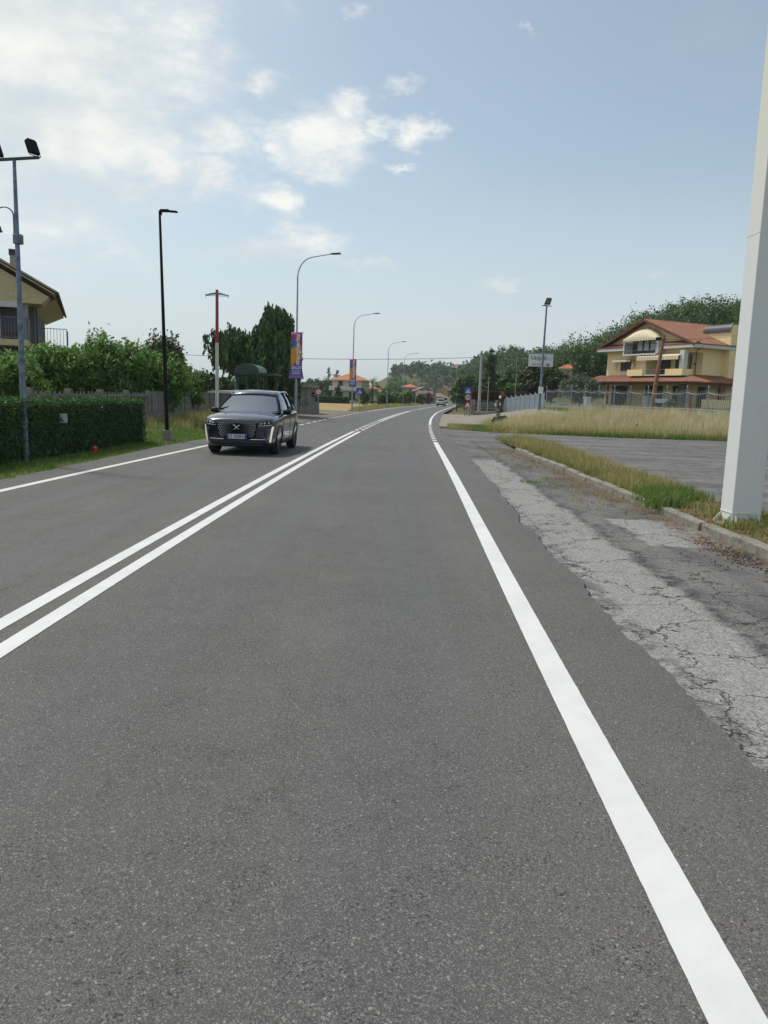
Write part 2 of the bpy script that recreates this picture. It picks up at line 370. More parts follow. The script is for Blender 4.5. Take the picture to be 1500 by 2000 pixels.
# ------------------------------------------------------------------ road, markings, ground
def smooth_tab(tab, sig=5):
    ys = np.arange(-60, 560, 1.0); y = np.array([t[0] for t in tab]); x = np.array([t[1] for t in tab]); v = np.interp(ys, y, x)
    lo = ys < y[0]; v[lo] = x[0]+(ys[lo]-y[0])*(x[1]-x[0])/(y[1]-y[0]); hi = ys > y[-1]; v[hi] = x[-1]+(ys[hi]-y[-1])*(x[-1]-x[-2])/(y[-1]-y[-2])
    k = np.exp(-.5*(np.arange(-15, 16)/sig)**2); k /= k.sum(); vp = np.concatenate([v[0]+(v[1]-v[0])*np.arange(-15, 0), v, v[-1]+(v[-1]-v[-2])*np.arange(1, 16)])
    v = np.convolve(vp, k, 'valid'); return lambda q: np.interp(q, ys, v)
FC = smooth_tab([(-10, -2.68), (5, -2.44), (10, -2.33), (15, -2.18), (20, -2.0), (27, -1.73), (36, -1.32), (47, -.75), (60, .08), (75, 1.2), (92, 2.65), (115, 5.0), (142, 8.0), (180, 12.3), (210, 15.6), (240, 18.6), (300, 23.2), (400, 29.5), (500, 34)])
FR = smooth_tab([(-10, .76), (1.8, .925), (3.3, 1.0), (4.5, 1.03), (7.3, 1.14), (12, 1.32), (20, 1.58), (28, 1.78), (36, 2.06), (47, 2.6), (62, 3.52), (88, 5.6), (127, 9.8), (180, 15.6), (208, 18.6), (240, 21.8), (300, 26.6), (400, 33), (500, 37.5)])
FL = smooth_tab([(-10, -6.3), (11.7, -5.9), (15.4, -5.7), (18.3, -5.54), (22, -5.33), (41, -4.52), (52, -4.0), (75, -2.75), (112, .5), (142, 4.2), (181, 8.9), (210, 12.2), (240, 15.2), (300, 19.9), (400, 26), (500, 30.5)])
FE = smooth_tab([(-10, 1.62), (3.3, 1.72), (4.7, 1.67), (6, 1.69), (9, 1.84), (15, 2.13), (21, 2.29), (30, 2.6), (42, 2.85), (50, 3.4), (62, 4.25), (88, 6.4), (127, 10.6), (208, 19.4), (300, 27.4), (500, 38.3)], 3)
FV = smooth_tab([(-10, -6.75), (12, -6.5), (22, -6.45), (26, -6.15), (41, -5.3), (52, -4.75), (75, -3.4), (112, -.3), (181, 8.2), (300, 19.2), (500, 29.8)], 3)
ys = np.concatenate([np.arange(-6, 16, .05), np.arange(16, 45, .25), np.arange(45, 140, 1.5), np.arange(140, 521, 5)])
def jitter(n, a, k=9):
    v = rng.normal(0, 1, n); v = np.convolve(v, np.hanning(k)/np.hanning(k).sum(), 'same'); return a*v/max(1e-6, v.std())
cols = np.array([0, .02, .06, .12, .2, .3, .4, .5, .6, .7, .8, .88, .94, .98, 1.0]); n = len(ys)
Lx = FV(ys)+jitter(n, .03); Rx = FE(ys)+jitter(n, .028, 31)+jitter(n, .014, 5)
P = np.zeros((n, len(cols)+2, 3)); P[:, 1:-1, 0] = Lx[:, None]+(Rx-Lx)[:, None]*cols; P[:, :, 1] = ys[:, None]
P[:, 0, 0] = Lx-.01; P[:, 0, 2] = -.08; P[:, -1, 0] = Rx+.012; P[:, -1, 2] = -.08
road = grid_obj('road', P, M_asph, kind='structure', smooth=False); lat = road.data.attributes.new('lat', 'FLOAT', 'POINT')
lat.data.foreach_set('value', (P[:, :, 0]-FC(ys)[:, None]).ravel().astype(np.float32))
def marking(name, f, off, w, y0, y1):
    step = .05 if y1 < 20 else (.12 if y0 < 20 else .6); q = np.arange(y0, y1+step*.5, step); m = len(q)
    j = .0006 if y0 < 20 else 0; x = f(q)+off; a = x-w/2+rng.normal(0, 1, m)*j; b = x+w/2+rng.normal(0, 1, m)*j
    P = np.zeros((m, 2, 3)); P[:, 0, 0] = a; P[:, 1, 0] = b; P[:, :, 1] = q[:, None]; P[:, :, 2] = .004
    grid_obj(name, P, M_paint, road, smooth=False)
marking('edge_line', FR, 0, .165, -5, 15); marking('edge_line', FR, 0, .17, 15, 28.5)
for k_ in range(13): marking('line_dash', FR, 0, .17, 29.2+k_*1.35, 29.2+k_*1.35+.8)
marking('edge_line', FR, 0, .17, 47, 500)
marking('edge_line', FL, 0, .15, -5, 15); marking('edge_line', FL, 0, .15, 15, 37)
for k_ in range(18): marking('line_dash', FL, 0, .16, 38+k_*2.4, 38+k_*2.4+1.4)
marking('edge_line', FL, 0, .16, 82, 500)
for off in (-.135, .135):
    marking('centre_line', FC, off, .135, -5, 15); marking('centre_line', FC, off, .14, 15, 35)
    for k_ in range(7): marking('line_dash', FC, off, .14, 36+k_*2.1+(.0 if off < 0 else .5), 37.2+k_*2.1+(.0 if off < 0 else .5))
    marking('centre_line', FC, off, .14, 51, 92)
for k_ in range(3): marking('line_dash', FC, 0, .16, 93+k_*4, 95.6+k_*4)
marking('centre_line', FC, 0, .18, 106, 500)
tag(road, kind='structure')

def HSH(y): return ss(y, 180, 420)*22+ss(y, 500, 650)*60
def H(x, y):
    x = np.asarray(x, float); y = np.asarray(y, float); z = np.full(np.broadcast(x, y).shape, -.07)
    lf = FV(y)-x                                   # metres beyond the left road edge
    z = z+ss(lf, .0, .5)*.085+ss(lf, 1.4, 3.2)*.28*ss(y, 21, 27)*(1-ss(y, 50, 60))+ss(lf, 3, 8)*.2*(1-ss(y, 55, 70))
    rf = x-FE(y)
    z = z+ss(rf, .1, .8)*.07*ss(y, 41, 44)
    z = z+ss(y, 38.5, 55)*ss(rf, 2.8, 11)*1.0+ss(y, 62, 80)*ss(rf, 6, 20)*.5
    z = z-.25*(1-ss(np.maximum(rf, lf), .2, 2.0))*ss(y, 60, 110)
    crest = 8.5+10*ss(y, 230, 520)+1.6*np.sin(y/47.)+1.0*np.sin(y/19.+1)
    rs = rf+HSH(y)
    z = z+ss(rs, 12, 44)*crest*ss(y, 95, 145)+ss(rs, 60, 200)*5*ss(y, 95, 145)
    return z
gx = np.concatenate([[-1500, -700, -300, -120, -80, -60, -50, -40, -35], np.arange(-30, 50, .5), np.arange(50, 140, 4), [145, 180, 250, 400, 800, 1600]])
gy = np.concatenate([[-300, -100, -30], np.arange(-10, 70, .5), np.arange(70, 160, 2), np.arange(160, 560, 12), [580, 620, 660, 700, 760, 820, 900, 1300, 2200, 3500]])
G = np.zeros((len(gx), len(gy), 3)); G[:, :, 0] = gx[:, None]; G[:, :, 1] = gy[None]; G[:, :, 2] = H(gx[:, None], gy[None])
grid_obj('ground', G, M_ground, kind='structure')
def sheet(name, y, xa, xb, z, mat, nx=8, jl=0, jr=0, kind='structure', parent=None):
    y = np.asarray(y, float); m = len(y); xa = np.broadcast_to(xa, m)+(jitter(m, jl) if jl else 0); xb = np.broadcast_to(xb, m)+(jitter(m, jr) if jr else 0); t = np.linspace(0, 1, nx)
    P = np.zeros((m, nx, 3)); P[:, :, 0] = xa[:, None]+(xb-xa)[:, None]*t; P[:, :, 1] = y[:, None]; P[:, :, 2] = z(P[:, :, 0], P[:, :, 1]) if callable(z) else z
    return grid_obj(name, P, mat, parent, kind)
q = np.arange(-6, 39, .5); sheet('parking_lot', q, FE(q)-.4, 60, -.045, M_park, 4)
q = np.arange(38.5, 42.5, .25); sheet('parking_lot', q, FE(q)-.4, np.interp(q, [38.5, 39, 40, 41.5, 42.5], [19, 8, 5.2, 4.1, 3.6]), -.045, M_park, 4)
q = np.arange(-5, 31, .1); sheet('shoulder', q, FE(q)-.3, np.where(q > 25, 4.3-(q-25)*.12, 4.26), -.035, M_should, 24)
q = np.arange(-6, 37, .1); sheet('verge', q, -8.9, FV(q)-.02, lambda x, y: H(x, y)+.012, M_verge, 12, 0, .03)
isl = [(5.8, 5.4), (9, 5.45), (12.7, 5.4), (17, 5.45), (24, 5.6), (29, 5.5), (30.5, 5.1), (31.2, 4.6)]
def fisl(y): return np.interp(y, [a for a, b in isl], [b for a, b in isl])
q = np.arange(5.8, 31.2, .15); sheet('traffic_island', q, np.where(q > 25, 4.3+(q-25)*.05, 4.3), fisl(q), lambda x, y: .055+.05*np.sin((x-4.3)*1.6)+.02*np.sin(x*7+y*3), M_litter, 10, .01, .06)
q = np.arange(45, 82, .6); sheet('gravel_apron', q, FE(q)-.2, FE(q)+interp([(0, 6), (1, 6)], 0)+ss(q, 45, 52)*3.5, lambda x, y: np.maximum(H(x, y), -.02)+.012, M_dirt, 14, 0, .15)
q = np.arange(36, 82, .6); sheet('layby', q, FV(q)-np.interp(q, [36, 42, 55, 70, 78, 82], [.3, 2.5, 4.5, 4.8, 4.2, 1.5]), FV(q)+.02, lambda x, y: np.maximum(H(x, y), -.01)+.012, M_layby, 10, .05)
q = np.arange(80, 150, 1.); sheet('mown_field', q, FV(q)-30, FV(q)-np.interp(q, [80, 95, 110, 150], [.6, 2.5, 4, 5]), lambda x, y: H(x, y)+.03, M_field, 8, 0, .3)

# kerb stones, each its own piece
kerb = empty('kerb', (4.27, 5.6, -.03)); tag(kerb, kind='structure')
def kerbstone(seed):
    r = random.Random(seed); b = MB(); w, l, h = .14, .985, .15; c = .014
    prof = [(-w/2, 0), (w/2, 0), (w/2, h-c), (w/2-c, h), (-w/2+c*1.4, h), (-w/2, h-c*1.6)]; V = []; F = []; nn = 9
    for i in range(nn):
        t = i/(nn-1); e = .006 if i in (0, nn-1) else 0
        for x, z in prof: V.append((x*(1-e*3)+r.uniform(-.004, .004), (t-.5)*l, z-e*(z > .05)+r.uniform(-.004, .004)*(z > .02)))
    m = len(prof)
    for i in range(nn-1):
        for k in range(m): F.append((i*m+k, i*m+(k+1) % m, (i+1)*m+(k+1) % m, (i+1)*m+k))
    F.append(tuple(range(m))); F.append(tuple((nn-1)*m+k for k in range(m-1, -1, -1))); b.add(V, F); return b
kp = [kerbstone(i).build('kerb_stone', M_kerb, kerb) for i in range(4)]
stones = [(0, 5.6+i*1.0) for i in range(20)]
for i, (dx, y) in enumerate(stones):
    o = kp[i] if i < 4 else link(kp[i % 4].copy(), kerb)
    o.location = (random.uniform(-.018, .018), y-5.6, random.uniform(-.045, -.005)); o.rotation_euler = (random.uniform(-.008, .008), random.uniform(-.03, .03), random.uniform(-.012, .012))
kerb2 = empty('kerb', (5.6, 9, -.04)); tag(kerb2, kind='structure')
yy = 6.0
while yy < 29:
    o = link(kp[int(yy) % 4].copy(), kerb2); sl = float((fisl(yy+.5)-fisl(yy-.5))); o.location = (float(fisl(yy))+.02-5.6, yy-9, -.02); o.rotation_euler = (0, 0, -math.atan(sl)); yy += 1.0/math.cos(math.atan(sl))*1.0 if False else math.cos(math.atan(sl))

# ------------------------------------------------------------------ grass and litter
M_straw = leafmat('straw', (.40, .33, .17), (.64, .55, .35), (.33, .35, .14), .3, .6)
M_pale_straw = leafmat('pale_straw', (.55, .47, .32), (.68, .60, .44), None, .3, .6)
M_gr = leafmat('grass_blade', (.075, .15, .025), (.14, .23, .045), (.20, .23, .08), .35, .5)
M_gr2 = leafmat('grass_dry_green', (.19, .21, .065), (.37, .31, .13), (.46, .37, .18), .3, .6)
M_need = leafmat('needles_brown', (.16, .085, .035), (.26, .16, .08), None, .1, .7)
def blades(name, P, h, w, mat, lean=.35, parent=None, kind='stuff', curl=True):
    n = len(P); P = np.asarray(P, float); h = np.broadcast_to(h, n)*rng.uniform(.55, 1.15, n); a = rng.uniform(0, 2*np.pi, n); b = rng.uniform(0, 2*np.pi, n); l = np.abs(rng.normal(0, lean, n))
    ww = np.broadcast_to(w, n)*rng.uniform(.6, 1.3, n); dx = np.cos(a)*ww/2; dy = np.sin(a)*ww/2; lx = np.cos(b)*l*h; ly = np.sin(b)*l*h
    V = np.zeros((n, 5, 3)); V[:, 0] = P+np.stack([-dx, -dy, 0*dx-.01], -1); V[:, 1] = P+np.stack([dx, dy, 0*dx-.01], -1)
    V[:, 2] = P+np.stack([dx*.8+lx*.35, dy*.8+ly*.35, h*.6], -1); V[:, 3] = P+np.stack([-dx*.8+lx*.35, -dy*.8+ly*.35, h*.6], -1)
    V[:, 4] = P+np.stack([lx, ly, h*np.sqrt(np.maximum(.1, 1-l*l*.6))], -1)
    i = np.arange(n)[:, None]*5; F = np.concatenate([i+[0, 1, 2], i+[0, 2, 3], i+[3, 2, 4]])
    return npmesh(name, V, F, mat, parent, kind)
def clumped(n, x0, x1, y0, y1, k=.0, sp=.12):
    if k <= 0: return np.stack([rng.uniform(x0, x1, n), rng.uniform(y0, y1, n)], -1)
    c = np.stack([rng.uniform(x0, x1, int(k)), rng.uniform(y0, y1, int(k))], -1); return c[rng.integers(0, len(c), n)]+rng.normal(0, sp, (n, 2))
def on(xy, zf): return np.concatenate([xy, (zf(xy[:, 0], xy[:, 1]) if callable(zf) else np.full(len(xy), zf))[:, None]], -1)
# roadside verge on the far side of the road
p = clumped(52000, -9.2, -6.2, 9.5, 37); p = p[(p[:, 0] < FV(p[:, 1])-.02+rng.normal(0, .05, len(p)))]
tag(blades('grass', on(p, lambda x, y: H(x, y)), .085, .012, M_gr, .5), 'short green roadside grass along the hedge', 'grass')
p = clumped(1200, -9.0, -6.4, 10, 37, 90, .15); p = p[p[:, 0] < FV(p[:, 1])-.1]
tag(blades('weeds', on(p, H), .17, .02, M_gr, .5), 'taller weed tufts in the roadside grass', 'weeds')
p = clumped(3600, -9.15, -7.9, 26.5, 42, 120, .2); p = p[p[:, 0] > -9.2]
tag(blades('weeds', on(p, H), np.interp(p[:, 1], [26, 30, 42], [.2, .4, .55]), .014, M_gr2, .35), 'dry brown weeds growing against the concrete fence', 'weeds')
# traffic island
fz = lambda x, y: .055+.05*np.sin((x-4.3)*1.6)
def inisl(p): return p[(p[:, 0] > 4.33) & (p[:, 0] < fisl(p[:, 1])-.02)]
p = inisl(clumped(13000, 4.3, 5.6, 12.6, 31, 260, .14))
tag(blades('grass', on(p, fz), np.interp(p[:, 1], [12, 16, 24, 31], [.16, .24, .30, .26]), .010, M_gr2, .38), 'tall drying grass covering the kerbed island', 'grass')
p = inisl(clumped(6500, 4.3, 5.6, 6, 31, 200, .13))
tag(blades('grass', on(p, fz), .13, .013, M_gr, .5), 'green grass tufts scattered over the kerbed island', 'grass')
c = np.array([[4.5, 12.0], [4.42, 12.5], [4.75, 12.3], [4.3, 11.7], [4.6, 13.0], [5.0, 12.9]]); p = c[rng.integers(0, 6, 2600)]+rng.normal(0, .13, (2600, 2))
tag(blades('grass', on(p, .05), .24, .014, M_gr, .45), 'lush green grass clump spilling over the kerb gap', 'grass')
p = clumped(3000, 4.35, 5.7, 6.0, 12, 60, .2); p = inisl(p)
tag(blades('grass', on(p, fz), .10, .012, M_gr2, .6), 'thin dry grass round the foot of the white column', 'grass')
def flatbits(name, P, ln, w, mat, lab, cat):
    n = len(P); a = rng.uniform(0, 2*np.pi, n); l = ln*rng.uniform(.4, 1.2, n); d = np.stack([np.cos(a)*l/2, np.sin(a)*l/2, rng.normal(0, .12, n)*l], -1); e = np.stack([-np.sin(a)*w/2, np.cos(a)*w/2, np.zeros(n)], -1)
    V = np.stack([P-d-e, P+d-e, P+d+e, P-d+e], 1); F = np.arange(n*4).reshape(n, 4); tag(npmesh(name, V, F, mat, None, 'stuff'), lab, cat)
p = clumped(9000, 3.75, 4.25, 5.5, 26, 150, .13); p = p[(p[:, 0] < 4.2) & (p[:, 0] > 2.9)]
flatbits('litter', on(p, -.022), .08, .004, M_need, 'brown pine needle litter drifted against the kerb', 'litter')
p = inisl(clumped(15000, 4.3, 6.2, 5.8, 18)); flatbits('litter', on(p, lambda x, y: fz(x, y)+.02), .09, .006, M_need, 'brown pine needle litter over the kerbed island', 'litter')
p = clumped(900, 3.2, 4.2, 11.5, 25, 60, .12); p = p[p[:, 0] < 4.19]; tag(blades('grass', on(p, -.04), .09, .012, M_gr2, .6), 'sparse grass growing out of the broken tarmac by the kerb', 'grass')
p = np.array([[2.98, 15.6]])+rng.normal(0, .12, (160, 2)); tag(blades('grass', on(p, -.04), .06, .01, M_gr, .7), 'small grass patch in the cracked shoulder', 'grass')
# loose dark chippings on the broken shoulder
def chips(P, s, name, mat, lab, cat):
    n = len(P); base = np.array([[-1, -1, -.6], [1, -1, -.6], [1, 1, -.6], [-1, 1, -.6], [-.6, -.6, .7], [.7, -.5, .6], [.6, .6, .8], [-.5, .7, .6]]); S = s*rng.uniform(.4, 1.3, (n, 1, 1)); a = rng.uniform(0, 6.28, n); c_, s_ = np.cos(a), np.sin(a)
    B = base[None]*S*rng.uniform(.6, 1.2, (n, 1, 3)); X = B[:, :, 0]*c_[:, None]-B[:, :, 1]*s_[:, None]; Yy = B[:, :, 0]*s_[:, None]+B[:, :, 1]*c_[:, None]
    V = np.stack([X, Yy, B[:, :, 2]], -1)+P[:, None]; f = np.array([(3, 2, 1, 0), (4, 5, 6, 7), (0, 1, 5, 4), (1, 2, 6, 5), (2, 3, 7, 6), (3, 0, 4, 7)])
    F = (np.arange(n)[:, None, None]*8+f[None]).reshape(-1, 4); return tag(npmesh(name, V, F, mat, None, 'stuff'), lab, cat)
M_chip = flat('chippings', (.05, .05, .055), .9, var=.5, scale=40); M_pale = flat('pale_rubble', (.42, .38, .31), .9, var=.3, scale=9)
p = np.array([[3.95, 8.4]])+rng.normal(0, 1, (420, 2))*[.12, .5]; p = p[p[:, 0] < 4.18]; chips(on(p, -.03), .011, 'gravel', M_chip, 'loose dark asphalt chippings beside the kerb', 'gravel')
p = np.concatenate([clumped(260, 2.6, 4.1, 6, 24, 50, .1), clumped(120, 1.75, 2.1, 5, 14)]); p = p[p[:, 0] > FE(p[:, 1])+.03]; chips(on(p, -.032), .006, 'gravel', M_chip, 'scattered grit on the broken shoulder', 'gravel')
# bank below the fence: tall straw, green at its foot
p = clumped(60000, 6, 48, 38.6, 50, 1300, .28); p = p[(p[:, 1] > 38.6+ss(p[:, 0], 12, 6)*2.5)]
tag(blades('grass', on(p, H), np.interp(p[:, 0], [6, 9, 20, 48], [.5, .8, .75, .65])*(.75+.45*np.sin(p[:, 0]*1.9+np.sin(p[:, 1]*2.3)*1.5)**2), .022, M_straw, .28), 'tall straw coloured grass on the bank below the fence', 'grass')
p = clumped(26000, 5.5, 48, 38.3, 42, 1500, .25); p = p[p[:, 1] > 38.2+ss(p[:, 0], 12, 6)*2.2]
tag(blades('grass', on(p, H), .42, .024, M_gr2, .35), 'greenish drying grass at the foot of the bank', 'grass')
p = clumped(26000, 5.5, 48, 38.1, 39.9); p = p[p[:, 1] > 38.1+ss(p[:, 0], 12, 6)*2.2]
tag(blades('grass', on(p, H), .30, .024, M_gr, .5), 'green grass edging the parking lot', 'grass')
p = clumped(9000, 3.3, 6.6, 41.5, 48); p = p[p[:, 0] > FE(p[:, 1])+.5]
tag(blades('grass', on(p, H), .14, .03, M_gr2, .5), 'short grass patch at the driveway corner', 'grass')
p = np.array([[5.3, 43.2]])+rng.normal(0, 1, (2500, 2))*[.5, 1.0]; tag(blades('grass', on(p, H), .2, .03, M_gr, .5), 'bright green tuft in the driveway corner grass', 'grass')
p = np.array([[7.0, 44.5]])+rng.normal(0, 1, (420, 2))*[.75, 1.6]; chips(on(p, lambda x, y: H(x, y)+.04), .07, 'rubble', M_pale, 'pale stones tipped on the dirt by the driveway', 'stones')
q = np.arange(41, 48, .4); sheet('dirt_patch', q, 5.6, 8.6, lambda x, y: H(x, y)+.03, M_dirt, 10, .2, .2)
p = clumped(7000, 9.5, 48, 40, 50, 900, .2); tag(blades('grass', on(p, H), .95, .02, M_pale_straw, .25), 'pale seed heads standing above the straw on the bank', 'grass')
# roadside grass further on
p = np.stack([rng.uniform(0, 1, 22000), rng.uniform(82, 300, 22000)], -1); p[:, 0] = FV(p[:, 1])-.2-np.abs(p[:, 0])*np.interp(p[:, 1], [82, 100, 300], [.1, 3.2, 3.5])
tag(blades('grass', on(p, H), np.interp(p[:, 1], [82, 125, 300], [.06, .4, .6]), .06, M_gr2, .4), 'rough grass strip under the row of street lamps', 'grass')
p = np.stack([rng.uniform(.3, 2, 5000), rng.uniform(112, 260, 5000)], -1); p[:, 0] += FE(p[:, 1]); tag(blades('grass', on(p, H), .25, .06, M_gr2, .4), 'rough grass beside the road beyond the signs', 'grass')
p = clumped(7000, 8, 40, 55, 78); tag(blades('grass', on(p[p[:, 0] > FE(p[:, 1])+9], H), .12, .05, M_gr, .5), 'lawn inside the fenced garden', 'grass')
# ------------------------------------------------------------------ plants
M_hedge = leafmat('hedge_leaf', (0.030, 0.080, 0.019), (0.062, 0.138, 0.030), None, .2, .5)
M_hcore = flat('hedge_core', (.012, .02, .008), .95, var=.4, scale=9)
M_leaf = leafmat('fruit_tree_leaf', (0.067, 0.151, 0.035), (0.144, 0.252, 0.058), (0.192, 0.302, 0.086), .35, .45)
M_leafd = leafmat('dark_leaf', (0.037, 0.075, 0.024), (0.076, 0.115, 0.034), (0.126, 0.097, 0.043), .15, .4)
M_leafy = leafmat('yellow_green_leaf', (.07, .13, .025), (.13, .19, .04), None, .4, .5)
M_cedar = leafmat('cedar_needle', (0.031, 0.071, 0.031), (0.072, 0.132, 0.046), (0.120, 0.189, 0.060), .15, .6)
M_wood = leafmat('wood_leaf', (0.037, 0.081, 0.023), (0.082, 0.144, 0.037), (0.108, 0.154, 0.047), .2, .55)
M_olive = leafmat('olive_leaf', (0.069, 0.094, 0.056), (0.125, 0.150, 0.094), None, .2, .5)
M_red = leafmat('red_leaf', (.16, .035, .03), (.26, .07, .05), None, .25, .5)
M_brown = leafmat('copper_leaf', (.06, .025, .02), (.10, .04, .028), None, .15, .5)
M_rust = leafmat('rust_leaf', (.16, .06, .02), (.24, .10, .035), None, .2, .6)
def leaves_at(C, size, up=.35, aspect=.5, droop=0., out=None):
    n = len(C); d = rng.normal(0, 1, (n, 3)); d /= np.linalg.norm(d, axis=1)[:, None]; nr = rng.normal(0, 1, (n, 3)); nr[:, 2] += up*3
    if out is not None: nr += out*1.2
    d[:, 2] -= droop; w = np.cross(d, nr); w /= np.linalg.norm(w, axis=1)[:, None]+1e-6; d /= np.linalg.norm(d, axis=1)[:, None]
    s = (np.broadcast_to(size, n)*rng.uniform(.6, 1.35, n))[:, None]; nn = np.cross(w, d)
    V = np.stack([C-d*s*.5, C+w*s*aspect*.5+nn*s*.08, C+d*s*.5, C-w*s*aspect*.5+nn*s*.08], 1); return V.reshape(-1, 3)
def lobe_points(lobes, n, per=26, spread=.16, shell=.5):
    L = np.array(lobes, float); w = (L[:, 3]*L[:, 4]*L[:, 5])**.6; w /= w.sum(); K = max(6, n//per)
    li = rng.choice(len(L), K, p=w); d = rng.normal(0, 1, (K, 3)); d /= np.linalg.norm(d, axis=1)[:, None]; r = shell+(1-shell)*rng.uniform(0, 1, K)**.7
    c = L[li, :3]+d*L[li, 3:]*r[:, None]; k = rng.integers(0, K, n); sp = L[li, 3:].mean(1)*spread
    return c[k]+rng.normal(0, 1, (n, 3))*sp[k][:, None], d[k]
def quads(n): return np.arange(n*4).reshape(n, 4)
def crown(lobes, n, size, mat, parent, name='crown', per=26, spread=.16, shell=.5, aspect=.5, droop=.0, up=.35):
    C, o = lobe_points(lobes, n, per, spread, shell); return npmesh(name, leaves_at(C, size, up, aspect, droop, o), quads(len(C)), mat, parent)
def trunk(parent, h, r, lobes, name='trunk', lean=0):
    b = MB(); b.tube([(0, 0, -.15), (lean*.3, 0, h*.35), (lean*.7, .05*h*.2, h*.7), (lean, 0, h)], [r*1.25, r, r*.8, r*.5], 8)
    for l in lobes[:7]: b.tube([(lean*.5, 0, h*.5), ((l[0]+lean)/2, l[1]/2, (h*.6+l[2])/2), (l[0], l[1], l[2]+l[5]*.2)], [r*.5, r*.35, r*.12], 6)
    return b.build(name, M_bark, parent, smooth=True)
def tree(name, px, topy, Y, wpx, label, mat, n=5000, leaf=.13, group=None, low=.25, cat='tree', lob=7, droop=.2, shoots=0, dense=None, zb=None, aspect=.5):
    top = at(px, topy, Y); z0 = float(H(top.x, top.y)) if zb is None else zb; h = top.z-z0; w = wpx/1500*Y
    e = empty(name, (top.x, top.y, z0), random.uniform(0, 6.28), label, cat, group); lobes = []
    for i in range(lob):
        a = i*2.4+random.uniform(-.4, .4); rr = w*.27*math.sqrt((i+.4)/lob); zz = h*(low+(1-low)*random.uniform(.3, .68)); rad = w*random.uniform(.2, .28)
        lobes.append((rr*math.cos(a), rr*math.sin(a), min(zz, h-rad*.8), rad, rad, rad*random.uniform(.75, 1.0)))
    lobes.append((0, 0, h*(low+1)/2, w*.3, w*.3, h*(1-low)*.5))
    trunk(e, h*.6, max(.04, w*.025), lobes); C, o = lobe_points(lobes, n); V = leaves_at(C, leaf, .35, aspect, droop, o)
    if shoots:
        C = []
        for i in range(shoots):
            a = random.uniform(0, 6.28); r = w*.42*math.sqrt(random.random()); b0 = np.array([r*math.cos(a), r*math.sin(a), h*(.80-.25*(r/w)*2)]); L_ = h*random.uniform(.12, .24); t = rng.uniform(0, 1, 34)[:, None]
            C.append(b0+np.array([random.uniform(-.1, .1), random.uniform(-.1, .1), 1])*L_*t+rng.normal(0, .045, (34, 3)))
        V = np.concatenate([V, leaves_at(np.concatenate(C), leaf*1.1, .1, .4, .3)])
    npmesh('crown', V, quads(len(V)//4), mat, e); return e
# clipped hedge beside the road
def hedge_box(name, label, x0, x1, y0, y1, z, n, size, mat, skew=0, rag=.05):
    e = empty(name, ((x0+x1)/2, (y0+y1)/2, float(H((x0+x1)/2, (y0+y1)/2))), 0, label, 'hedge'); cx, cy, cz = e.location
    hx, hy = (x1-x0)/2, (y1-y0)/2; hz = z-cz
    b = MB(); b.box((0, 0, hz/2-.06), (hx*2-.14, hy*2-.14, hz-.1)); o = b.build('core', M_hcore, e)
    A = np.array([hy*2*hz, hy*2*hz, hx*2*hy*2, hx*2*hz, hx*2*hz]); f = rng.choice(5, n, p=A/A.sum()); u = rng.uniform(-1, 1, n); v = rng.uniform(-1, 1, n); P = np.zeros((n, 3)); O = np.zeros((n, 3))
    for k, (ax, sg) in enumerate(((0, 1), (0, -1), (2, 1), (1, 1), (1, -1))):
        m = f == k
        if ax == 0: P[m] = np.stack([np.full(m.sum(), sg*hx), u[m]*hy, (v[m]+1)/2*hz], -1)
        if ax == 1: P[m] = np.stack([u[m]*hx, np.full(m.sum(), sg*hy), (v[m]+1)/2*hz], -1)
        if ax == 2: P[m] = np.stack([u[m]*hx, v[m]*hy, np.full(m.sum(), hz)], -1)
        O[m, ax] = sg
    P += rng.normal(0, rag*.6, (n, 3))-O*np.abs(rng.normal(0, rag, n))[:, None]
    for q_ in (o,): q_.location = (0, 0, 0)
    P[:, 0] += P[:, 1]*skew; o.data.transform(Matrix(((1, skew, 0, 0), (0, 1, 0, 0), (0, 0, 1, 0), (0, 0, 0, 1))))
    npmesh('foliage', leaves_at(P, size, .1, .42, -.35, O), quads(n), mat, e); return e
hedge_box('hedge', 'long dark green clipped hedge beside the road', -8.75, -7.42, 7, 23, 1.29, 42000, .085, M_hedge, .03)
GT = 'fruit trees behind the concrete fence'
for px, ty, Y, w, n, lab in ((20, 690, 26, 130, 5200, 'green fruit tree before the beige house beside the floodlight pole'), (105, 664, 29, 130, 6000, 'green fruit tree reaching up to the side balcony railing'), (185, 650, 30.5, 140, 7000, 'tallest leafy fruit tree, above the open picket fence'), (250, 662, 31.5, 130, 6500, 'leafy fruit tree between the tallest one and the black lamp post'), (318, 684, 33, 110, 5500, 'low fruit tree directly behind the black lamp post')):
    tree('fruit_tree', px, ty, Y, w*1.15, lab, M_leaf, n, .2, GT, .08, shoots=14, droop=.5, aspect=.42)
tree('shrub', 372, 712, 37, 62, 'bright yellow green shrub at the end of the fruit trees', M_leafy, 2600, .17, None, .05, 'shrub', shoots=4)
tree('magnolia_tree', 316, 640, 46, 118, 'dark dense round evergreen rising behind the fruit trees', M_leafd, 17000, .22, None, .12, lob=9, droop=0)
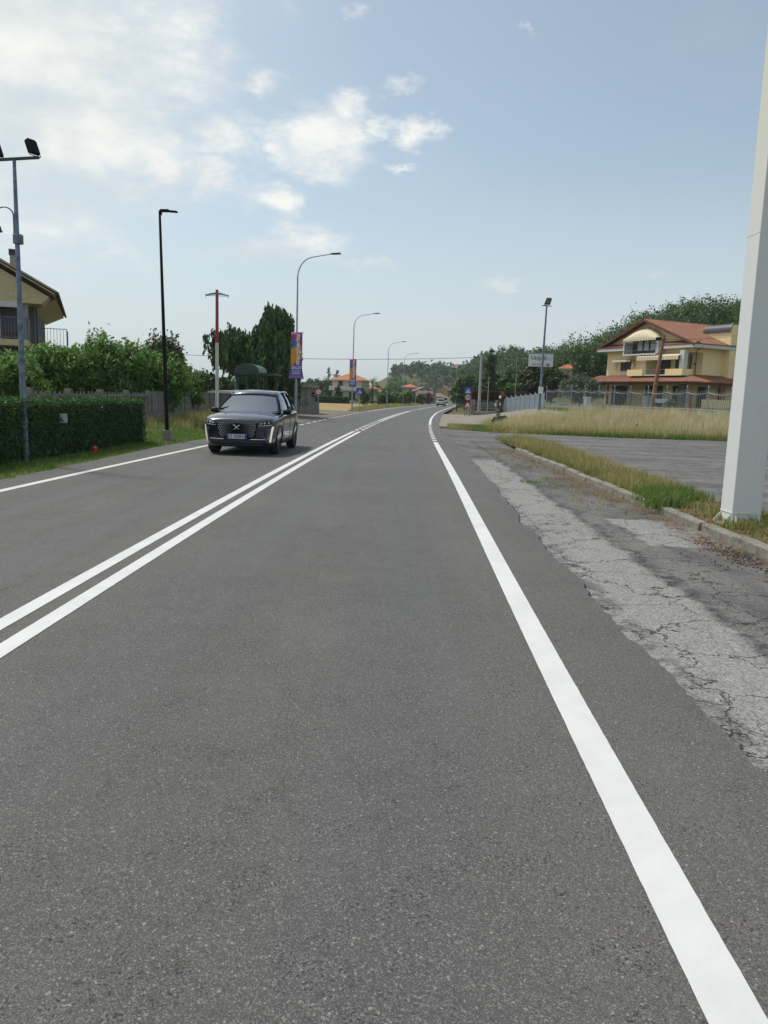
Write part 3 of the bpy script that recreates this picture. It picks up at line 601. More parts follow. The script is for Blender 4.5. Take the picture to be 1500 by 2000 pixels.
# weeping cedar
def weeping(px, Y, label):
    b0 = at(px, 775, Y); z0 = float(H(b0.x, b0.y)); e = empty('weeping_cedar', (b0.x, b0.y, z0), 0, label, 'tree'); S = Y/1500.
    tips = []
    spine = [(40, 148), (28, 140), (52, 128), (62, 104), (5, 116), (-22, 96), (-48, 104), (-72, 102), (-86, 82), (62, 74), (30, 128), (12, 95), (45, 145), (48, 90), (30, 70), (60, 50), (20, 55), (-5, 80), (-40, 70), (66, 30)]
    b = MB(); b.tube([(0, 0, -.2), (.3, 0, 2), (.9, 0, 4.2), (1.25, 0, 148*S+EYE-z0-.3)], [.28, .24, .16, .06], 8)
    C = []; D = []
    for i in range(330):
        sx, sz = spine[i % len(spine)]; sx += random.gauss(0, 7); sz += random.gauss(0, 5)-4
        p = np.array([sx*S, random.gauss(0, 1.0)*min(1.6, .4+(150-sz)*S*.9), sz*S+EYE-z0]); st = np.array([.5 if sx > -20 else -.4, 0, max(1.5, p[2]-1.1)])
        if i < 60: b.tube([st, (st+p)/2+np.array([0, 0, .35]), p], [.06, .04, .015], 5)
        m = 15
        for k in range(m):
            t = random.random(); q = st*(1-t)**2*.35+p*(1-(1-t)**2*.35); q = p*(.35+.65*t)+st*(.65-.65*t); q = q+np.array([0, 0, .45*math.sin(t*3.1)])+np.random.default_rng(i*31+k).normal(0, .16, 3)
            ln = random.uniform(.5, 2.0)*(1.0 if sz > 90 else .8)*(1.25 if sx > 5 else .9); c = int(ln*15); tt = np.linspace(0, 1, c)[:, None]
            C.append(q+np.concatenate([rng.normal(0, .05, (1, 2))*tt*1.5, -ln*tt], 1)+rng.normal(0, .035, (c, 3)))
    zz = EYE-z0; C.append(lobe_points([(36*S, 0, 78*S+zz, 30*S, 1.3, 58*S), (44*S, 0, 40*S+zz, 24*S, 1.2, 40*S), (-42*S, 0, 78*S+zz, 36*S, 1.2, 20*S), (0, 0, 80*S+zz, 30*S, 1.1, 26*S)], 9000, 14, .14, .3)[0])
    C = np.concatenate(C); C = C[C[:, 2] > .3]; n = len(C); d = rng.normal(0, .35, (n, 3)); d[:, 2] = -1; d /= np.linalg.norm(d, axis=1)[:, None]
    w = rng.normal(0, 1, (n, 3)); w = np.cross(d, w); w /= np.linalg.norm(w, axis=1)[:, None]; s = rng.uniform(.18, .38, (n, 1)); V = np.stack([C-d*s*.5, C+w*s*.27, C+d*s*.6, C-w*s*.27], 1)
    npmesh('crown', V, quads(n), M_cedar, e); b.build('trunk', M_bark, e, smooth=True)
weeping(505, 54, 'large weeping cedar drooping behind the green bus shelter')
def conifer(px, topy, Y, wpx, label, mat=None, name='conifer', lay=13, group=None, n=330):
    t = at(px, topy, Y); z0 = float(H(t.x, t.y)); h = t.z-z0; w = wpx/1500*Y/2; e = empty(name, (t.x, t.y, z0), 0, label, 'tree', group); b = MB(); b.tube([(0, 0, -.2), (0, 0, h*.6), (.05, 0, h)], [h*.022, h*.014, .02], 7); C = []
    for i in range(lay):
        f = (i+.5)/lay; z = h*(.12+.86*f); rr = w*(1-f)**.75+.15
        for k in range(9):
            a = random.uniform(0, 6.28); L_ = rr*random.uniform(.35, 1.2); z = h*min(.99, .1+.88*f+random.gauss(0, .035)); b.tube([(0, 0, z), (L_*math.cos(a), L_*math.sin(a), z+L_*.12)], [.03, .01], 4)
            m = max(10, int(n*L_/w/4)); u = rng.uniform(.15, 1, m)**.8
            C.append(np.stack([math.cos(a)*L_*u, math.sin(a)*L_*u, z+L_*.12*u-.12*u*u*L_], -1)+rng.normal(0, 1, (m, 3))*np.array([.16, .16, .11])*max(.5, w*.35))
    C = np.concatenate(C); npmesh('crown', leaves_at(C, max(.16, w*.16), .5, .35, .25), quads(len(C)), mat or M_cedar, e); b.build('trunk', M_bark, e, smooth=True); return e
def palm(px, topy, Y, label, sp=1.5):
    t = at(px, topy, Y); z0 = float(H(t.x, t.y)); h = t.z-z0-sp*.5; e = empty('palm_tree', (t.x, t.y, z0), 0, label, 'palm', 'palms among the far gardens'); b = MB(); b.tube([(0, 0, -.2), (.05, 0, h*.5), (0, 0, h)], [.22, .2, .2], 8); b.build('trunk', M_bark, e, smooth=True); V = []
    for i in range(46):
        a = random.uniform(0, 6.28); el = random.uniform(-.7, 1.35); L_ = sp*random.uniform(.75, 1.1); d = np.array([math.cos(a)*math.cos(el), math.sin(a)*math.cos(el), math.sin(el)]); s = np.array([-math.sin(a), math.cos(a), 0]); p0 = np.array([0, 0, h]); p1 = p0+d*L_*.6
        for k in range(9):
            ang = (k-4)*.27; dd = d*math.cos(ang)+s*math.sin(ang); dd = dd+np.array([0, 0, -.25]); q = p1+dd*L_*.5; V += [p1-s*.02, p1+s*.02, q+s*.03, q-s*.03]
        V += [p0-s*.03, p0+s*.03, p1+s*.02, p1-s*.02]
    npmesh('crown', np.array(V), quads(len(V)//4), M_wood, e)
# wooded hillside, one mass
def wood(name, pts, label, hmin, hmax, big=1.0, mat=None):
    VS = []
    for x, y in pts:
        Yd = max(60, y); h = random.uniform(hmin, hmax)*big; z0 = float(H(x, y)); r = h*random.uniform(.26, .36); near = Yd < 210
        n = 1300 if Yd < 160 else (760 if Yd < 250 else (260 if Yd < 400 else 100)); s = {1300: .36, 760: .46, 260: .8, 100: 1.3}[n]
        lobes = [(x+random.gauss(0, r*.35), y+random.gauss(0, r*.35), z0+h*random.uniform(.45, .8), r*.62, r*.62, r*.6) for _ in range(4)]+[(x, y, z0+h*.5, r*.8, r*.8, h*.47)]
        C, o = lobe_points(lobes, n, 12, .17, .5); VS.append(leaves_at(C, s, .4, .75, 0, o))
    V = np.concatenate(VS); return tag(npmesh(name, V, quads(len(V)//4), mat or M_wood, None, 'stuff'), label, 'wood')
pts = []
for i in range(1900):
    y = 100+800*random.random()**1.4; off = random.uniform(14, 82)-float(HSH(y)); x = float(FE(y))+off
    if y < 118 and x < 52: continue
    if y < 520 and x < float(FE(y))+7: continue
    if abs(x-31) < 8 and abs(y-130) < 9 or abs(x-45.5) < 7 and abs(y-177) < 8: continue
    if x/y > .62 or x/y < .005: continue
    if abs(x-59) < 10 and 560 < y < 618: continue
    pts.append((x, y))
for i in range(260):
    y = random.uniform(112, 260); x = y*random.uniform(.2, .56)
    if x > float(FE(y))+24 and not (abs(x-45.5) < 7 and abs(y-177) < 8) and not (y < 120 and x < 54): pts.append((x, y))
wood('forest', pts, 'wooded hillside rising behind the houses', 6.5, 11.5)
pts = [(random.uniform(-190, 10), random.uniform(250, 420)) for _ in range(360)]; pts = [p_ for p_ in pts if p_[0] < float(FV(p_[1]))-14]
pts += [(float(FE(y))+random.uniform(6, 26), y) for y in [random.uniform(200, 480) for _ in range(130)]]
pts += [(float(FC(y))+random.uniform(-40, 40), y) for y in [random.uniform(500, 640) for _ in range(110)]]
wood('treeline', pts, 'distant line of trees along the plain', 4.5, 8)
pts = [(random.uniform(-46, -13), random.uniform(58, 120)) for _ in range(46)]; pts = [p_ for p_ in pts if p_[0] < -10-(p_[1]-58)*.12 and p_[0]/p_[1] < -.17]
wood('treeline', pts, 'low garden trees behind the concrete fence', 2.5, 3.6)
# single trees that stand out on the right
conifer(960, 682, 98, 66, 'tall dark cedar with ragged top behind the utility pole', lay=15, n=420)
conifer(1072, 684, 250, 34, 'cone shaped conifer standing on the ridge behind the entrance sign', lay=9, n=200)
for px, ty, Y, w, lab, mt in ((1010, 702, 100, 70, 'dark broad tree behind the silver gate', M_wood), (1045, 700, 92, 80, 'dense dark tree behind the entrance sign', M_leafd), (1080, 712, 96, 60, 'dark tree beside the entrance sign post', M_leafd), (915, 728, 118, 60, 'mid green tree behind the blue crossing sign', M_wood), (1000, 745, 90, 40, 'low light green shrub above the old gate', M_leafy)):
    tree('broadleaf_tree', px, ty, Y, w, lab, mt, 5200, .42, None, .08, lob=9, droop=.1, aspect=.6)
tree('olive_tree', 1136, 730, 84, 84, 'round grey green olive tree beside the yellow house', M_olive, 8000, .26, None, .12, lob=9)
tree('broadleaf_tree', 1175, 682, 118, 80, 'dark green tree close behind the yellow house', M_wood, 5200, .5, None, .1, lob=9, aspect=.6)
tree('broadleaf_tree', 1356, 588, 150, 60, 'tall rounded tree topping the ridge above the yellow house', M_wood, 4200, .6, None, .3, lob=8, aspect=.6)
tree('shrub', 983, 760, 80, 16, 'small rust brown cypress by the silver gate', M_rust, 1200, .2, None, .02, 'shrub')
tree('shrub', 975, 808, 46, 34, 'low dark shrub on the dirt by the driveway', M_leafd, 1500, .14, None, 0, 'shrub')
tree('shrub', 1312, 783, 76, 34, 'clipped round shrub in front of the yellow house', M_hedge, 1800, .16, None, 0, 'shrub', lob=4)
hedge_box('hedge', 'dark copper hedge behind the old gate', 9.5, 16, 88, 89.6, 2.6, 5000, .22, M_brown)
hedge_box('hedge', 'clipped green hedge in front of the cream house', -20, -7.5, 150, 152, 1.3, 5000, .3, M_hedge)
hedge_box('hedge', 'clipped green hedge behind the lamp posts', -2, 3, 160, 162, 1.9, 2500, .3, M_hedge)
for px, ty, Y, w, lab, mt in ((711, 762, 125, 34, 'round green bush beside the second banner lamp', M_wood), (660, 752, 165, 20, 'narrow dark cypress in front of the cream house', M_leafd), (645, 740, 215, 36, 'dark garden tree beside the cream house', M_leafd), (624, 735, 230, 40, 'tall dark garden tree beyond the mown field', M_leafd),
                             (755, 768, 150, 50, 'loose green shrub behind the third street lamp', M_wood), (790, 764, 160, 46, 'leafy garden shrub behind the fourth street lamp', M_leaf), (770, 752, 200, 50, 'broad garden tree between the palms', M_wood), (797, 758, 210, 30, 'dark rounded tree beside the pink house', M_leafd), (838, 768, 215, 22, 'red leaved tree in front of the pink house', M_red), (815, 772, 190, 40, 'low hedge-like shrub before the pink house', M_wood), (888, 752, 260, 24, 'dark tree beside the grey house', M_leafd)):
    tree('garden_tree', px, ty, Y, w, lab, mt, 1500, .5 if Y > 140 else .3, None, .05, lob=5, aspect=.6)
conifer(642, 716, 240, 34, 'ragged conifer rising behind the mown field', lay=9, n=160); conifer(658, 722, 235, 40, 'spreading conifer behind the cream house roof', lay=7, n=200)
palm(728, 745, 170, 'tall palm beside the orange roofed house', 2.6); palm(773, 745, 190, 'palm with a dense head behind the lamp posts', 2.6); palm(763, 768, 160, 'short palm in the far gardens', 1.6)
# ------------------------------------------------------------------ street furniture
M_galv = flat('galvanised_steel', (.30, .33, .36), .5, .6, .2, 5)
M_bluegrey = flat('weathered_blue_grey_steel', (.16, .20, .27), .55, .4, .35, 6)
M_black = flat('black_steel', (.010, .010, .012), .7, .0, .2, 6, spec=.15)
M_dark = flat('dark_grey_metal', (.06, .065, .07), .5, .4, .2, 6)
M_white = flat('white_enamel', (.62, .64, .65), .4, 0, .05, 3)
M_redp = flat('red_enamel', (.33, .02, .03), .4, 0, .1, 3)
M_cream = flat('cream_enamel', (.55, .53, .48), .5, 0, .1, 3)
M_blue = flat('sign_blue', (.01, .06, .34), .45, 0, .1, 3)
M_sred = flat('sign_red', (.42, .03, .03), .45, 0, .1, 3)
M_ink = flat('black_ink', (.015, .015, .017), .5)
M_navy = flat('navy_ink', (.03, .05, .13), .5); M_paleblue = flat('pale_blue_ink', (.30, .36, .58), .5)
M_green = flat('shelter_green', (.035, .06, .05), .5, .2, .2, 4); M_greenlt = flat('shelter_roof_green', (.09, .15, .12), .4, .1, .2, 4)
M_hyd = flat('hydrant_red', (.45, .05, .025), .5, 0, .2, 12)
M_woodp = flat('brown_timber', (.24, .12, .05), .8, 0, .35, 5, .3)
M_alu = flat('aluminium_panel', (.32, .36, .40), .45, .5, .15, 3)
M_iron = flat('grey_wrought_iron', (.26, .27, .28), .55, .4, .25, 7)
def glassmat(name, tint, refl=.12, rough=.03):
    k = NT(name); g = k.N.new('ShaderNodeBsdfGlossy'); g.inputs['Roughness'].default_value = rough; g.inputs[0].default_value = (.82, .9, 1, 1); t = k.N.new('ShaderNodeBsdfTransparent'); t.inputs[0].default_value = (*tint, 1)
    f = k.N.new('ShaderNodeFresnel'); f.inputs[0].default_value = 1.5; m = k.N.new('ShaderNodeMixShader'); k.L.new(k.math('ADD', k.math('MULTIPLY', f.outputs[0], 1.0), refl, clamp=True), m.inputs[0])
    k.L.new(t.outputs[0], m.inputs[1]); k.L.new(g.outputs[0], m.inputs[2]); k.L.new(m.outputs[0], k.N['Material Output'].inputs[0]); return k.m
M_glass = glassmat('shelter_glass', (.6, .72, .68)); M_cglass = glassmat('car_glass', (.14, .18, .23), .22)
def column_paint():
    k = NT('column_paint'); X, Y, Z = k.sep('Generated'); n = k.noise(2, 5); n2 = k.noise(1, 4, .6, vec=k.map((7, 7, .5)))
    c = k.mix(k.ramp(Z, .3, .62), (.64, .655, .65), (.64, .63, .53)); c = k.mix(k.ramp(n2, .55, .8, 0, .25), c, (.50, .50, .46))
    c = k.mix(k.math('MULTIPLY', k.ramp(k.noise(14, 5, .7), .66, .74), .5), c, (.35, .33, .29)); k.set('Base Color', c); k.set('Roughness', .5); k.bump(n, .08, .02); return k.m
M_col = column_paint()
# white steel column on the island
e = empty('steel_column', (4.80, 10.26, .05), R(-1), 'tall white square steel column on a gusseted base plate', 'column')
b = MB(); b.box((0, 0, 4.65), (.38, .38, 9.3)); o = b.build('shaft', M_col, e, bevel=.012)
b = MB(); b.box((0, 0, .012), (.58, .58, .024)); b.build('base_plate', M_col, e)
def gusset(p0, d):
    q = MB(); d = Vector(d); s = Vector((-d.y, d.x, 0))*.006; p = Vector(p0); V = []
    for t in (-1, 1):
        for a, z in ((0, .025), (.1, .025), (.1, .04), (0, .16)): V.append(p+d*a+s*t+Vector((0, 0, z)))
    q.add(V, [(0, 1, 2, 3), (7, 6, 5, 4), (0, 4, 5, 1), (1, 5, 6, 2), (2, 6, 7, 3), (3, 7, 4, 0)]); return q.build('gusset', M_col, e)
for t in (-.15, .15):
    gusset((t, -.19, 0), (0, -1, 0)); gusset((t, .19, 0), (0, 1, 0)); gusset((-.19, t, 0), (-1, 0, 0)); gusset((.19, t, 0), (1, 0, 0))
b = MB(); b.box((0, -.192, .17), (.39, .012, .012)); b.box((-.192, 0, .17), (.012, .37, .012)); b.build('weld_seam', M_col, e)
b = MB(); b.box((.07, -.193, 1.55), (.06, .01, .11)); b.box((-.19, 0, 3.75), (.006, .37, .006)); b.build('inspection_hatch', M_col, e)

# left roadside: floodlight pole with a gooseneck lamp
P0 = gp(50, 905); e = empty('floodlight_pole', (P0.x, P0.y, float(H(P0.x, P0.y))), 0, 'blue grey pole carrying floodlights and a gooseneck lamp', 'lamp post')
b = MB(); b.tube([(0, 0, -.1), (0, 0, .9), (0, 0, .9), (0, 0, 2.2), (0, 0, 2.2), (0, 0, 4.5), (0, 0, 6.25)], [.068, .066, .060, .058, .052, .045, .032], 12); b.build('pole', M_bluegrey, e, smooth=True)
b = MB(); b.tube([(0, 0, .88), (0, 0, .93)], .075, 12); b.build('joint_ring', M_bluegrey, e); b = MB(); b.tube([(0, 0, 2.18), (0, 0, 2.23)], .067, 12); b.build('joint_ring', M_bluegrey, e)
b = MB(); b.box((.02, 0, 4.68), (.17, .13, .2)); b.build('clamp', M_bluegrey, e, bevel=.02)
b = MB(); b.box((0, 0, 6.27), (.98, .05, .05), Matrix.Rotation(R(-5), 3, 'Y')); b.build('crossbar', M_dark, e)
def floodlight(parent, c, rz, tilt, s=1.0):
    M = Matrix.Translation(c) @ Matrix.Rotation(rz, 4, 'Z') @ Matrix.Rotation(tilt, 4, 'X')
    q = MB(); q.prism([(-.14*s, -.19*s), (.14*s, -.19*s), (.14*s, .15*s), (.1*s, .19*s), (-.1*s, .19*s), (-.14*s, .15*s)], -.045*s, .045*s)
    for i in range(6): q.box((0, .06*s, (-.14+i*.055)*s), (.24*s, .03*s, .012*s))
    q.v = [tuple(M @ Vector(v)) for v in q.v]; o = q.build('floodlight', M_black, parent)
    y = MB(); y.tube([M @ Vector((-.15*s, 0, 0)), M @ Vector((-.15*s, 0, -.26*s)), M @ Vector((.15*s, 0, -.26*s)), M @ Vector((.15*s, 0, 0))], .012*s, 5); y.build('bracket', M_black, o)
e.scale = (1, 1, at(28, 312, P0.y).z/6.27); floodlight(e, (.36, 0, 6.52), R(60), R(-24), .8); floodlight(e, (-.36, 0, 6.46), R(60), R(-24), .8)
b = MB(); b.tube([(-.055, 0, 4.72), (-.055, 0, 5.15)]+[(-.235+.18*math.cos(a), 0, 5.15+.17*math.sin(a)) for a in np.linspace(.2, 3.14, 9)]+[(-.415, 0, 5.05)], .015, 7); b.build('gooseneck', M_bluegrey, e, smooth=True)
b = MB(); b.lathe([(.02, .2), (.045, .17), (.055, .12), (.09, .07), (.105, 0), (.125, -.03), (.12, -.035), (.05, -.05), (.045, -.09), (.01, -.1)], 14, (-.415, 0, 4.86)); b.build('lamp_bell', M_dark, e, smooth=True)
# small plate on a stake, red hydrant
P0 = gp(118, 893); e = empty('marker_sign', (P0.x, P0.y, float(H(P0.x, P0.y))), 0, 'small white plate on a thin stake before the hedge', 'sign')
b = MB(); b.bb(-.013, .013, -.004, .004, -.1, .98); b.build('stake', M_galv, e); b = MB(); b.bb(0.013, .185, -.008, -.004, .77, .98); b.build('plate', M_white, e); b = MB(); b.bb(.06, .14, -.0095, -.008, .80, .806); b.build('print_line', M_ink, e)
P0 = gp(185, 888); e = empty('hydrant', (P0.x, P0.y, float(H(P0.x, P0.y))), 0, 'small red hydrant in the grass before the hedge', 'hydrant')
b = MB(); b.lathe([(.075, 0), (.075, .02), (.055, .03), (.055, .12), (.07, .125), (.07, .15), (.045, .175), (.02, .19), (.02, .21), (.005, .215)], 14); b.build('body', M_hyd, e, smooth=True)
b = MB(); b.tube([(-.085, 0, .08), (.085, 0, .08)], .024, 10); b.build('outlet', M_hyd, e, smooth=True)
# black lamp post, leaning a little
P0 = gp(327, 862); e = empty('street_lamp', (P0.x, P0.y, float(H(P0.x, P0.y))-.02), 0, 'slim black lamp post on a concrete block beside the hedge', 'lamp post'); e.rotation_euler = (0, R(-1.35), 0); e.scale = (1, 1, at(312, 409, P0.y).z/7.24)
b = MB(); b.box((0, 0, .17), (.26, .26, .40), taper=.92); b.build('footing', M_conc, e, bevel=.015); b = MB(); b.box((-.25, 0, .02), (.5, .4, .06)); b.build('slab', M_conc, e)
b = MB(); b.tube([(0, 0, .3), (0, 0, 3), (0, 0, 7.15)], [.062, .055, .036], 12); b.build('pole', M_black, e, smooth=True)
b = MB(); b.box((.02, 0, 7.15), (.085, .1, .13)); b.box((.16, 0, 7.21), (.26, .2, .06)); b.box((.40, 0, 7.185), (.26, .18, .04), Matrix.Rotation(R(4), 3, 'Y')); b.build('lamp_head', M_black, e, bevel=.01)
# red and white pole with a bowed luminaire
P0 = at(424, 800, 32); e = empty('light_mast', (P0.x, P0.y, float(H(P0.x, P0.y))), 0, 'white mast with red upper half and bowed twin luminaire', 'lamp post'); e.scale = (1, 1, (at(423, 566, 32).z-e.location.z)/5.92)
b = MB(); b.tube([(0, 0, -.1), (0, 0, 3.72)], [.075, .07], 12); b.build('lower_shaft', M_cream, e, smooth=True); b = MB(); b.tube([(0, 0, 3.72), (0, 0, 5.92)], [.07, .06], 12); b.build('upper_shaft', M_redp, e, smooth=True)
b = MB(); b.prism([(-.47+.94*t, 5.70+.10*math.sin(math.pi*t)) for t in np.linspace(0, 1, 11)]+[(.47-.94*t, 5.68+.05*math.sin(math.pi*t)) for t in np.linspace(0, 1, 11)], -.06, .06); b.tube([(-.47, 0, 5.67), (.47, 0, 5.67)], .012, 5); b.tube([(-.46, 0, 5.74), (-.46, 0, 5.56)], .008, 5); b.tube([(.46, 0, 5.74), (.46, 0, 5.56)], .008, 5); b.build('luminaire', M_bluegrey, e)

# curved-arm street lamps
def make_lamp():
    e = empty('street_lamp'); hh = 10.15; pts = [(0, 0, -.1), (0, 0, 2.3), (0, 0, 2.3), (0, 0, 8.6)]+[(1.0-1.0*math.cos(a), 0, 8.6+1.25*math.sin(a)) for a in np.linspace(.15, 1.45, 8)]+[(1.75, 0, 10.0), (2.1, 0, 10.06)]
    b = MB(); b.tube(pts, [.085, .078, .066, .045]+[.036]*8+[.03, .03], 10); b.build('pole', M_galv, e, smooth=True)
    b = MB(); b.box((2.3, 0, 10.08), (.62, .2, .07), Matrix.Rotation(R(-4), 3, 'Y')); b.box((2.35, 0, 10.04), (.5, .16, .03), Matrix.Rotation(R(-4), 3, 'Y')); b.build('lamp_head', M_dark, e, bevel=.015)
    return e
lamp0 = make_lamp(); LG = 'curved-arm street lamps along the road'
spots = [(578, 48.5), (688, 81), (756, 118), (787.5, 150), (812, 182), (826, 212), (838, 245), (846, 278), (853, 312), (858, 346)]
lamps = []
for i, (px, Y) in enumerate(spots):
    o = lamp0 if i == 0 else copy_tree(lamp0); p = at(px, 775, Y); o.location = (p.x, p.y, float(H(p.x, p.y))); o.rotation_euler = (0, 0, -math.atan(float(FL(Y+4)-FL(Y-4))/8)*.8)
    tag(o, ['curved-arm street lamp with a flared advertising banner beside the weeping cedar', 'curved-arm street lamp with a flat banner and blue crossing sign', 'plain curved-arm street lamp in the row beyond the banners'][min(i, 2)], 'lamp post', LG); lamps.append(o)
# banners
def bannermat():
    k = NT('banner_print'); X, Y, Z = k.sep('Generated'); n = k.noise(3, 3)
    d = k.math('ADD', k.math('ADD', Z, k.math('MULTIPLY', X, -.22)), k.math('MULTIPLY', k.math('SUBTRACT', n, .5), .04))
    c = k.mix(k.ramp(d, .22, .26), (.13, .06, .30), (.62, .27, .03)); c = k.mix(k.ramp(d, .60, .63), c, (.10, .12, .34)); c = k.mix(k.ramp(k.math('ADD', Z, k.math('MULTIPLY', X, .25)), .90, .93), c, (.34, .05, .20)); c = k.mix(k.ramp(Z, .09, .02), c, (.36, .22, .50))
    k.set('Base Color', c); k.set('Roughness', .6); return k.m
M_ban = bannermat(); M_banw = flat('banner_white', (.72, .70, .72), .6)
def banner(Pl, z0, z1, w, flare, label, rz):
    e = empty('banner', (Pl.x, Pl.y, z0), rz, label, 'banner', 'advertising banners on the street lamps'); h = z1-z0
    for sd in (-1, 1):
        q = MB(); m = 13; V = []
        for i in range(m):
            t = i/(m-1); f = flare*((2*t-1)**4); ww = w*(1+.35*flare*max(0, 1-t*5)) ; 
            for s in (-.5, .5): V.append((s*ww, sd*(.075+.02*math.sin(t*7)), t*h))
        q.add(V, [(2*i, 2*i+1, 2*i+3, 2*i+2) for i in range(m-1)])
        o = q.build('cloth', M_ban, e, smooth=True); md = o.modifiers.new('solid', 'SOLIDIFY'); md.thickness = .006
        if sd == -1:
            Rm = Matrix(((1, 0, 0, 0), (0, 0, -1, -.10), (0, 1, 0, 0), (0, 0, 0, 1)))
            lettering('margherita', .37*w/.68, M_banw, o, Rm @ Matrix.Translation((w*.10, h*.635, 0)) @ Matrix.Rotation(R(90), 4, 'Z') @ Matrix.Scale(1.12, 4, (1, 0, 0)), bold=.012)
            lettering('SALDI', .27*w/.68, M_banw, o, Rm @ Matrix.Translation((0, h*.235, 0)) @ Matrix.Scale(.82, 4, (1, 0, 0)), bold=.006)
            for zz, hh in ((.165, .03), (.115, .05)):
                q2 = MB(); q2.bb(-w*.36, w*.36, -.103, -.100, h*(zz-hh/2), h*(zz+hh/2)); q2.build('print_line', M_paleblue, o)
    for zz in (0, h):
        q = MB(); q.tube([(-w*.52, -.08, zz), (w*.62, -.08, zz)], .012, 6); q.build('rod', M_dark, e); q = MB(); q.tube([(-w*.5, .08, zz), (w*.6, .08, zz)], .012, 6); q.build('rod', M_dark, e)
    return e
l1, l2 = lamps[0].location, lamps[1].location
banner(Vector((l1.x, l1.y, 0)), 2.55, 5.35, .70, 1, 'purple and orange sale banner on the lamp beside the weeping cedar', R(6)); banner(Vector((l2.x, l2.y, 0)), 2.5, 5.35, .70, .2, 'purple and orange sale banner on the lamp with the blue sign', R(2))
# traffic signs
def tri(q, c, s, y): q.add([(c[0]-s*.58, y, c[1]-s*.5), (c[0]+s*.58, y, c[1]-s*.5), (c[0], y, c[1]+s*.5)], [(0, 1, 2)])
def disc(r, y0, y1, c, n=28):
    q = MB(); q.prism([(c[0]+r*math.cos(t), c[1]+r*math.sin(t)) for t in np.linspace(0, 2*math.pi, n, endpoint=False)], y0, y1); return q
def trip(s, y0, y1, c):
    q = MB(); q.prism([(c[0]-s*.58, c[1]-s*.5), (c[0]+s*.58, c[1]-s*.5), (c[0], c[1]+s*.5)], y0, y1); return q
def crossing(e, z, s, x=0, y=0):
    q = MB(); q.bb(x-s/2, x+s/2, y-.03, y-.01, z-s/2, z+s/2); p = q.build('crossing_panel', M_blue, e); trip(s*.66, y-.034, y-.030, (x, z-.02*s)).build('white_triangle', M_white, p)
    q = MB(); q.tube([(x-.02*s, y-.037, z+.08*s), (x+.02*s, y-.037, z-.08*s)], .035*s, 6); q.tube([(x+.02*s, y-.037, z-.08*s), (x-.1*s, y-.037, z-.28*s)], .024*s, 5); q.tube([(x+.02*s, y-.037, z-.08*s), (x+.11*s, y-.037, z-.28*s)], .024*s, 5); q.tube([(x-.07*s, y-.037, z-.02*s), (x+.1*s, y-.037, z-.05*s)], .02*s, 5); q.build('walker_symbol', M_ink, p)
    q = MB(); q.lathe([(.01*s, -.04*s), (.035*s, 0), (.01*s, .04*s)], 8, (x-.03*s, y-.037, z+.15*s)); q.build('walker_head', M_ink, p)
p = at(914, 775, 75); e = empty('road_sign', (p.x, p.y, float(H(p.x, p.y))), R(-4), 'signpost with blue crossing, speed limit and red triangle signs', 'sign')
b = MB(); b.tube([(0, 0, -.2), (0, 0, 2.78)], .03, 8); b.build('post', M_galv, e); crossing(e, 2.45, .66)
disc(.3, -.03, -.01, (0, 1.8)).build('limit_ring', M_sred, e); pl = disc(.225, -.034, -.03, (0, 1.8)).build('limit_face', M_white, e); lettering('30', .34, M_ink, pl, Matrix(((1, 0, 0, 0), (0, 0, -1, -.036), (0, 1, 0, 1.8), (0, 0, 0, 1))), bold=.012)
trip(.74, -.03, -.01, (0, 1.12)).build('warning_triangle', M_sred, e); pl = trip(.46, -.034, -.03, (0, 1.09)).build('warning_face', M_white, e)
b = MB()
for s in (-1, 1): b.prism([(s*.085+.075*math.cos(t), .885+.075*math.sin(t)) for t in np.linspace(0, math.pi, 9)], -.038, -.034)
b.build('hump_symbol', M_ink, pl)
for s in (-1, 1):
    q = MB(); q.bb(s*.2-.05, s*.2+.05, .05, .15, -.1, .72); q.build('stub_post', M_conc, e)
e = empty('road_sign', (l2.x+.75, l2.y+.3, float(H(l2.x, l2.y))), 0, 'blue pedestrian crossing sign beside the second banner lamp', 'sign'); b = MB(); b.tube([(0, 0, -.2), (0, 0, 2.5)], .03, 8); b.build('post', M_galv, e); crossing(e, 2.15, .66)
p = at(622, 775, 84); e = empty('road_sign', (p.x, p.y, float(H(p.x, p.y))), R(4), 'faded round red rimmed sign beside the layby', 'sign'); b = MB(); b.tube([(0, 0, -.2), (0, 0, 2.1)], .03, 8); b.build('post', M_galv, e)
disc(.34, -.03, -.01, (0, 1.9)).build('sign_ring', M_sred, e); pl = disc(.24, -.034, -.03, (0, 1.9)).build('sign_face', M_white, e); b = MB(); b.box((0, -.036, 1.9), (.3, .004, .06), Matrix.Rotation(R(45), 3, 'Y')); b.box((0, -.037, 1.9), (.06, .004, .24)); b.build('sign_symbol', M_ink, pl)
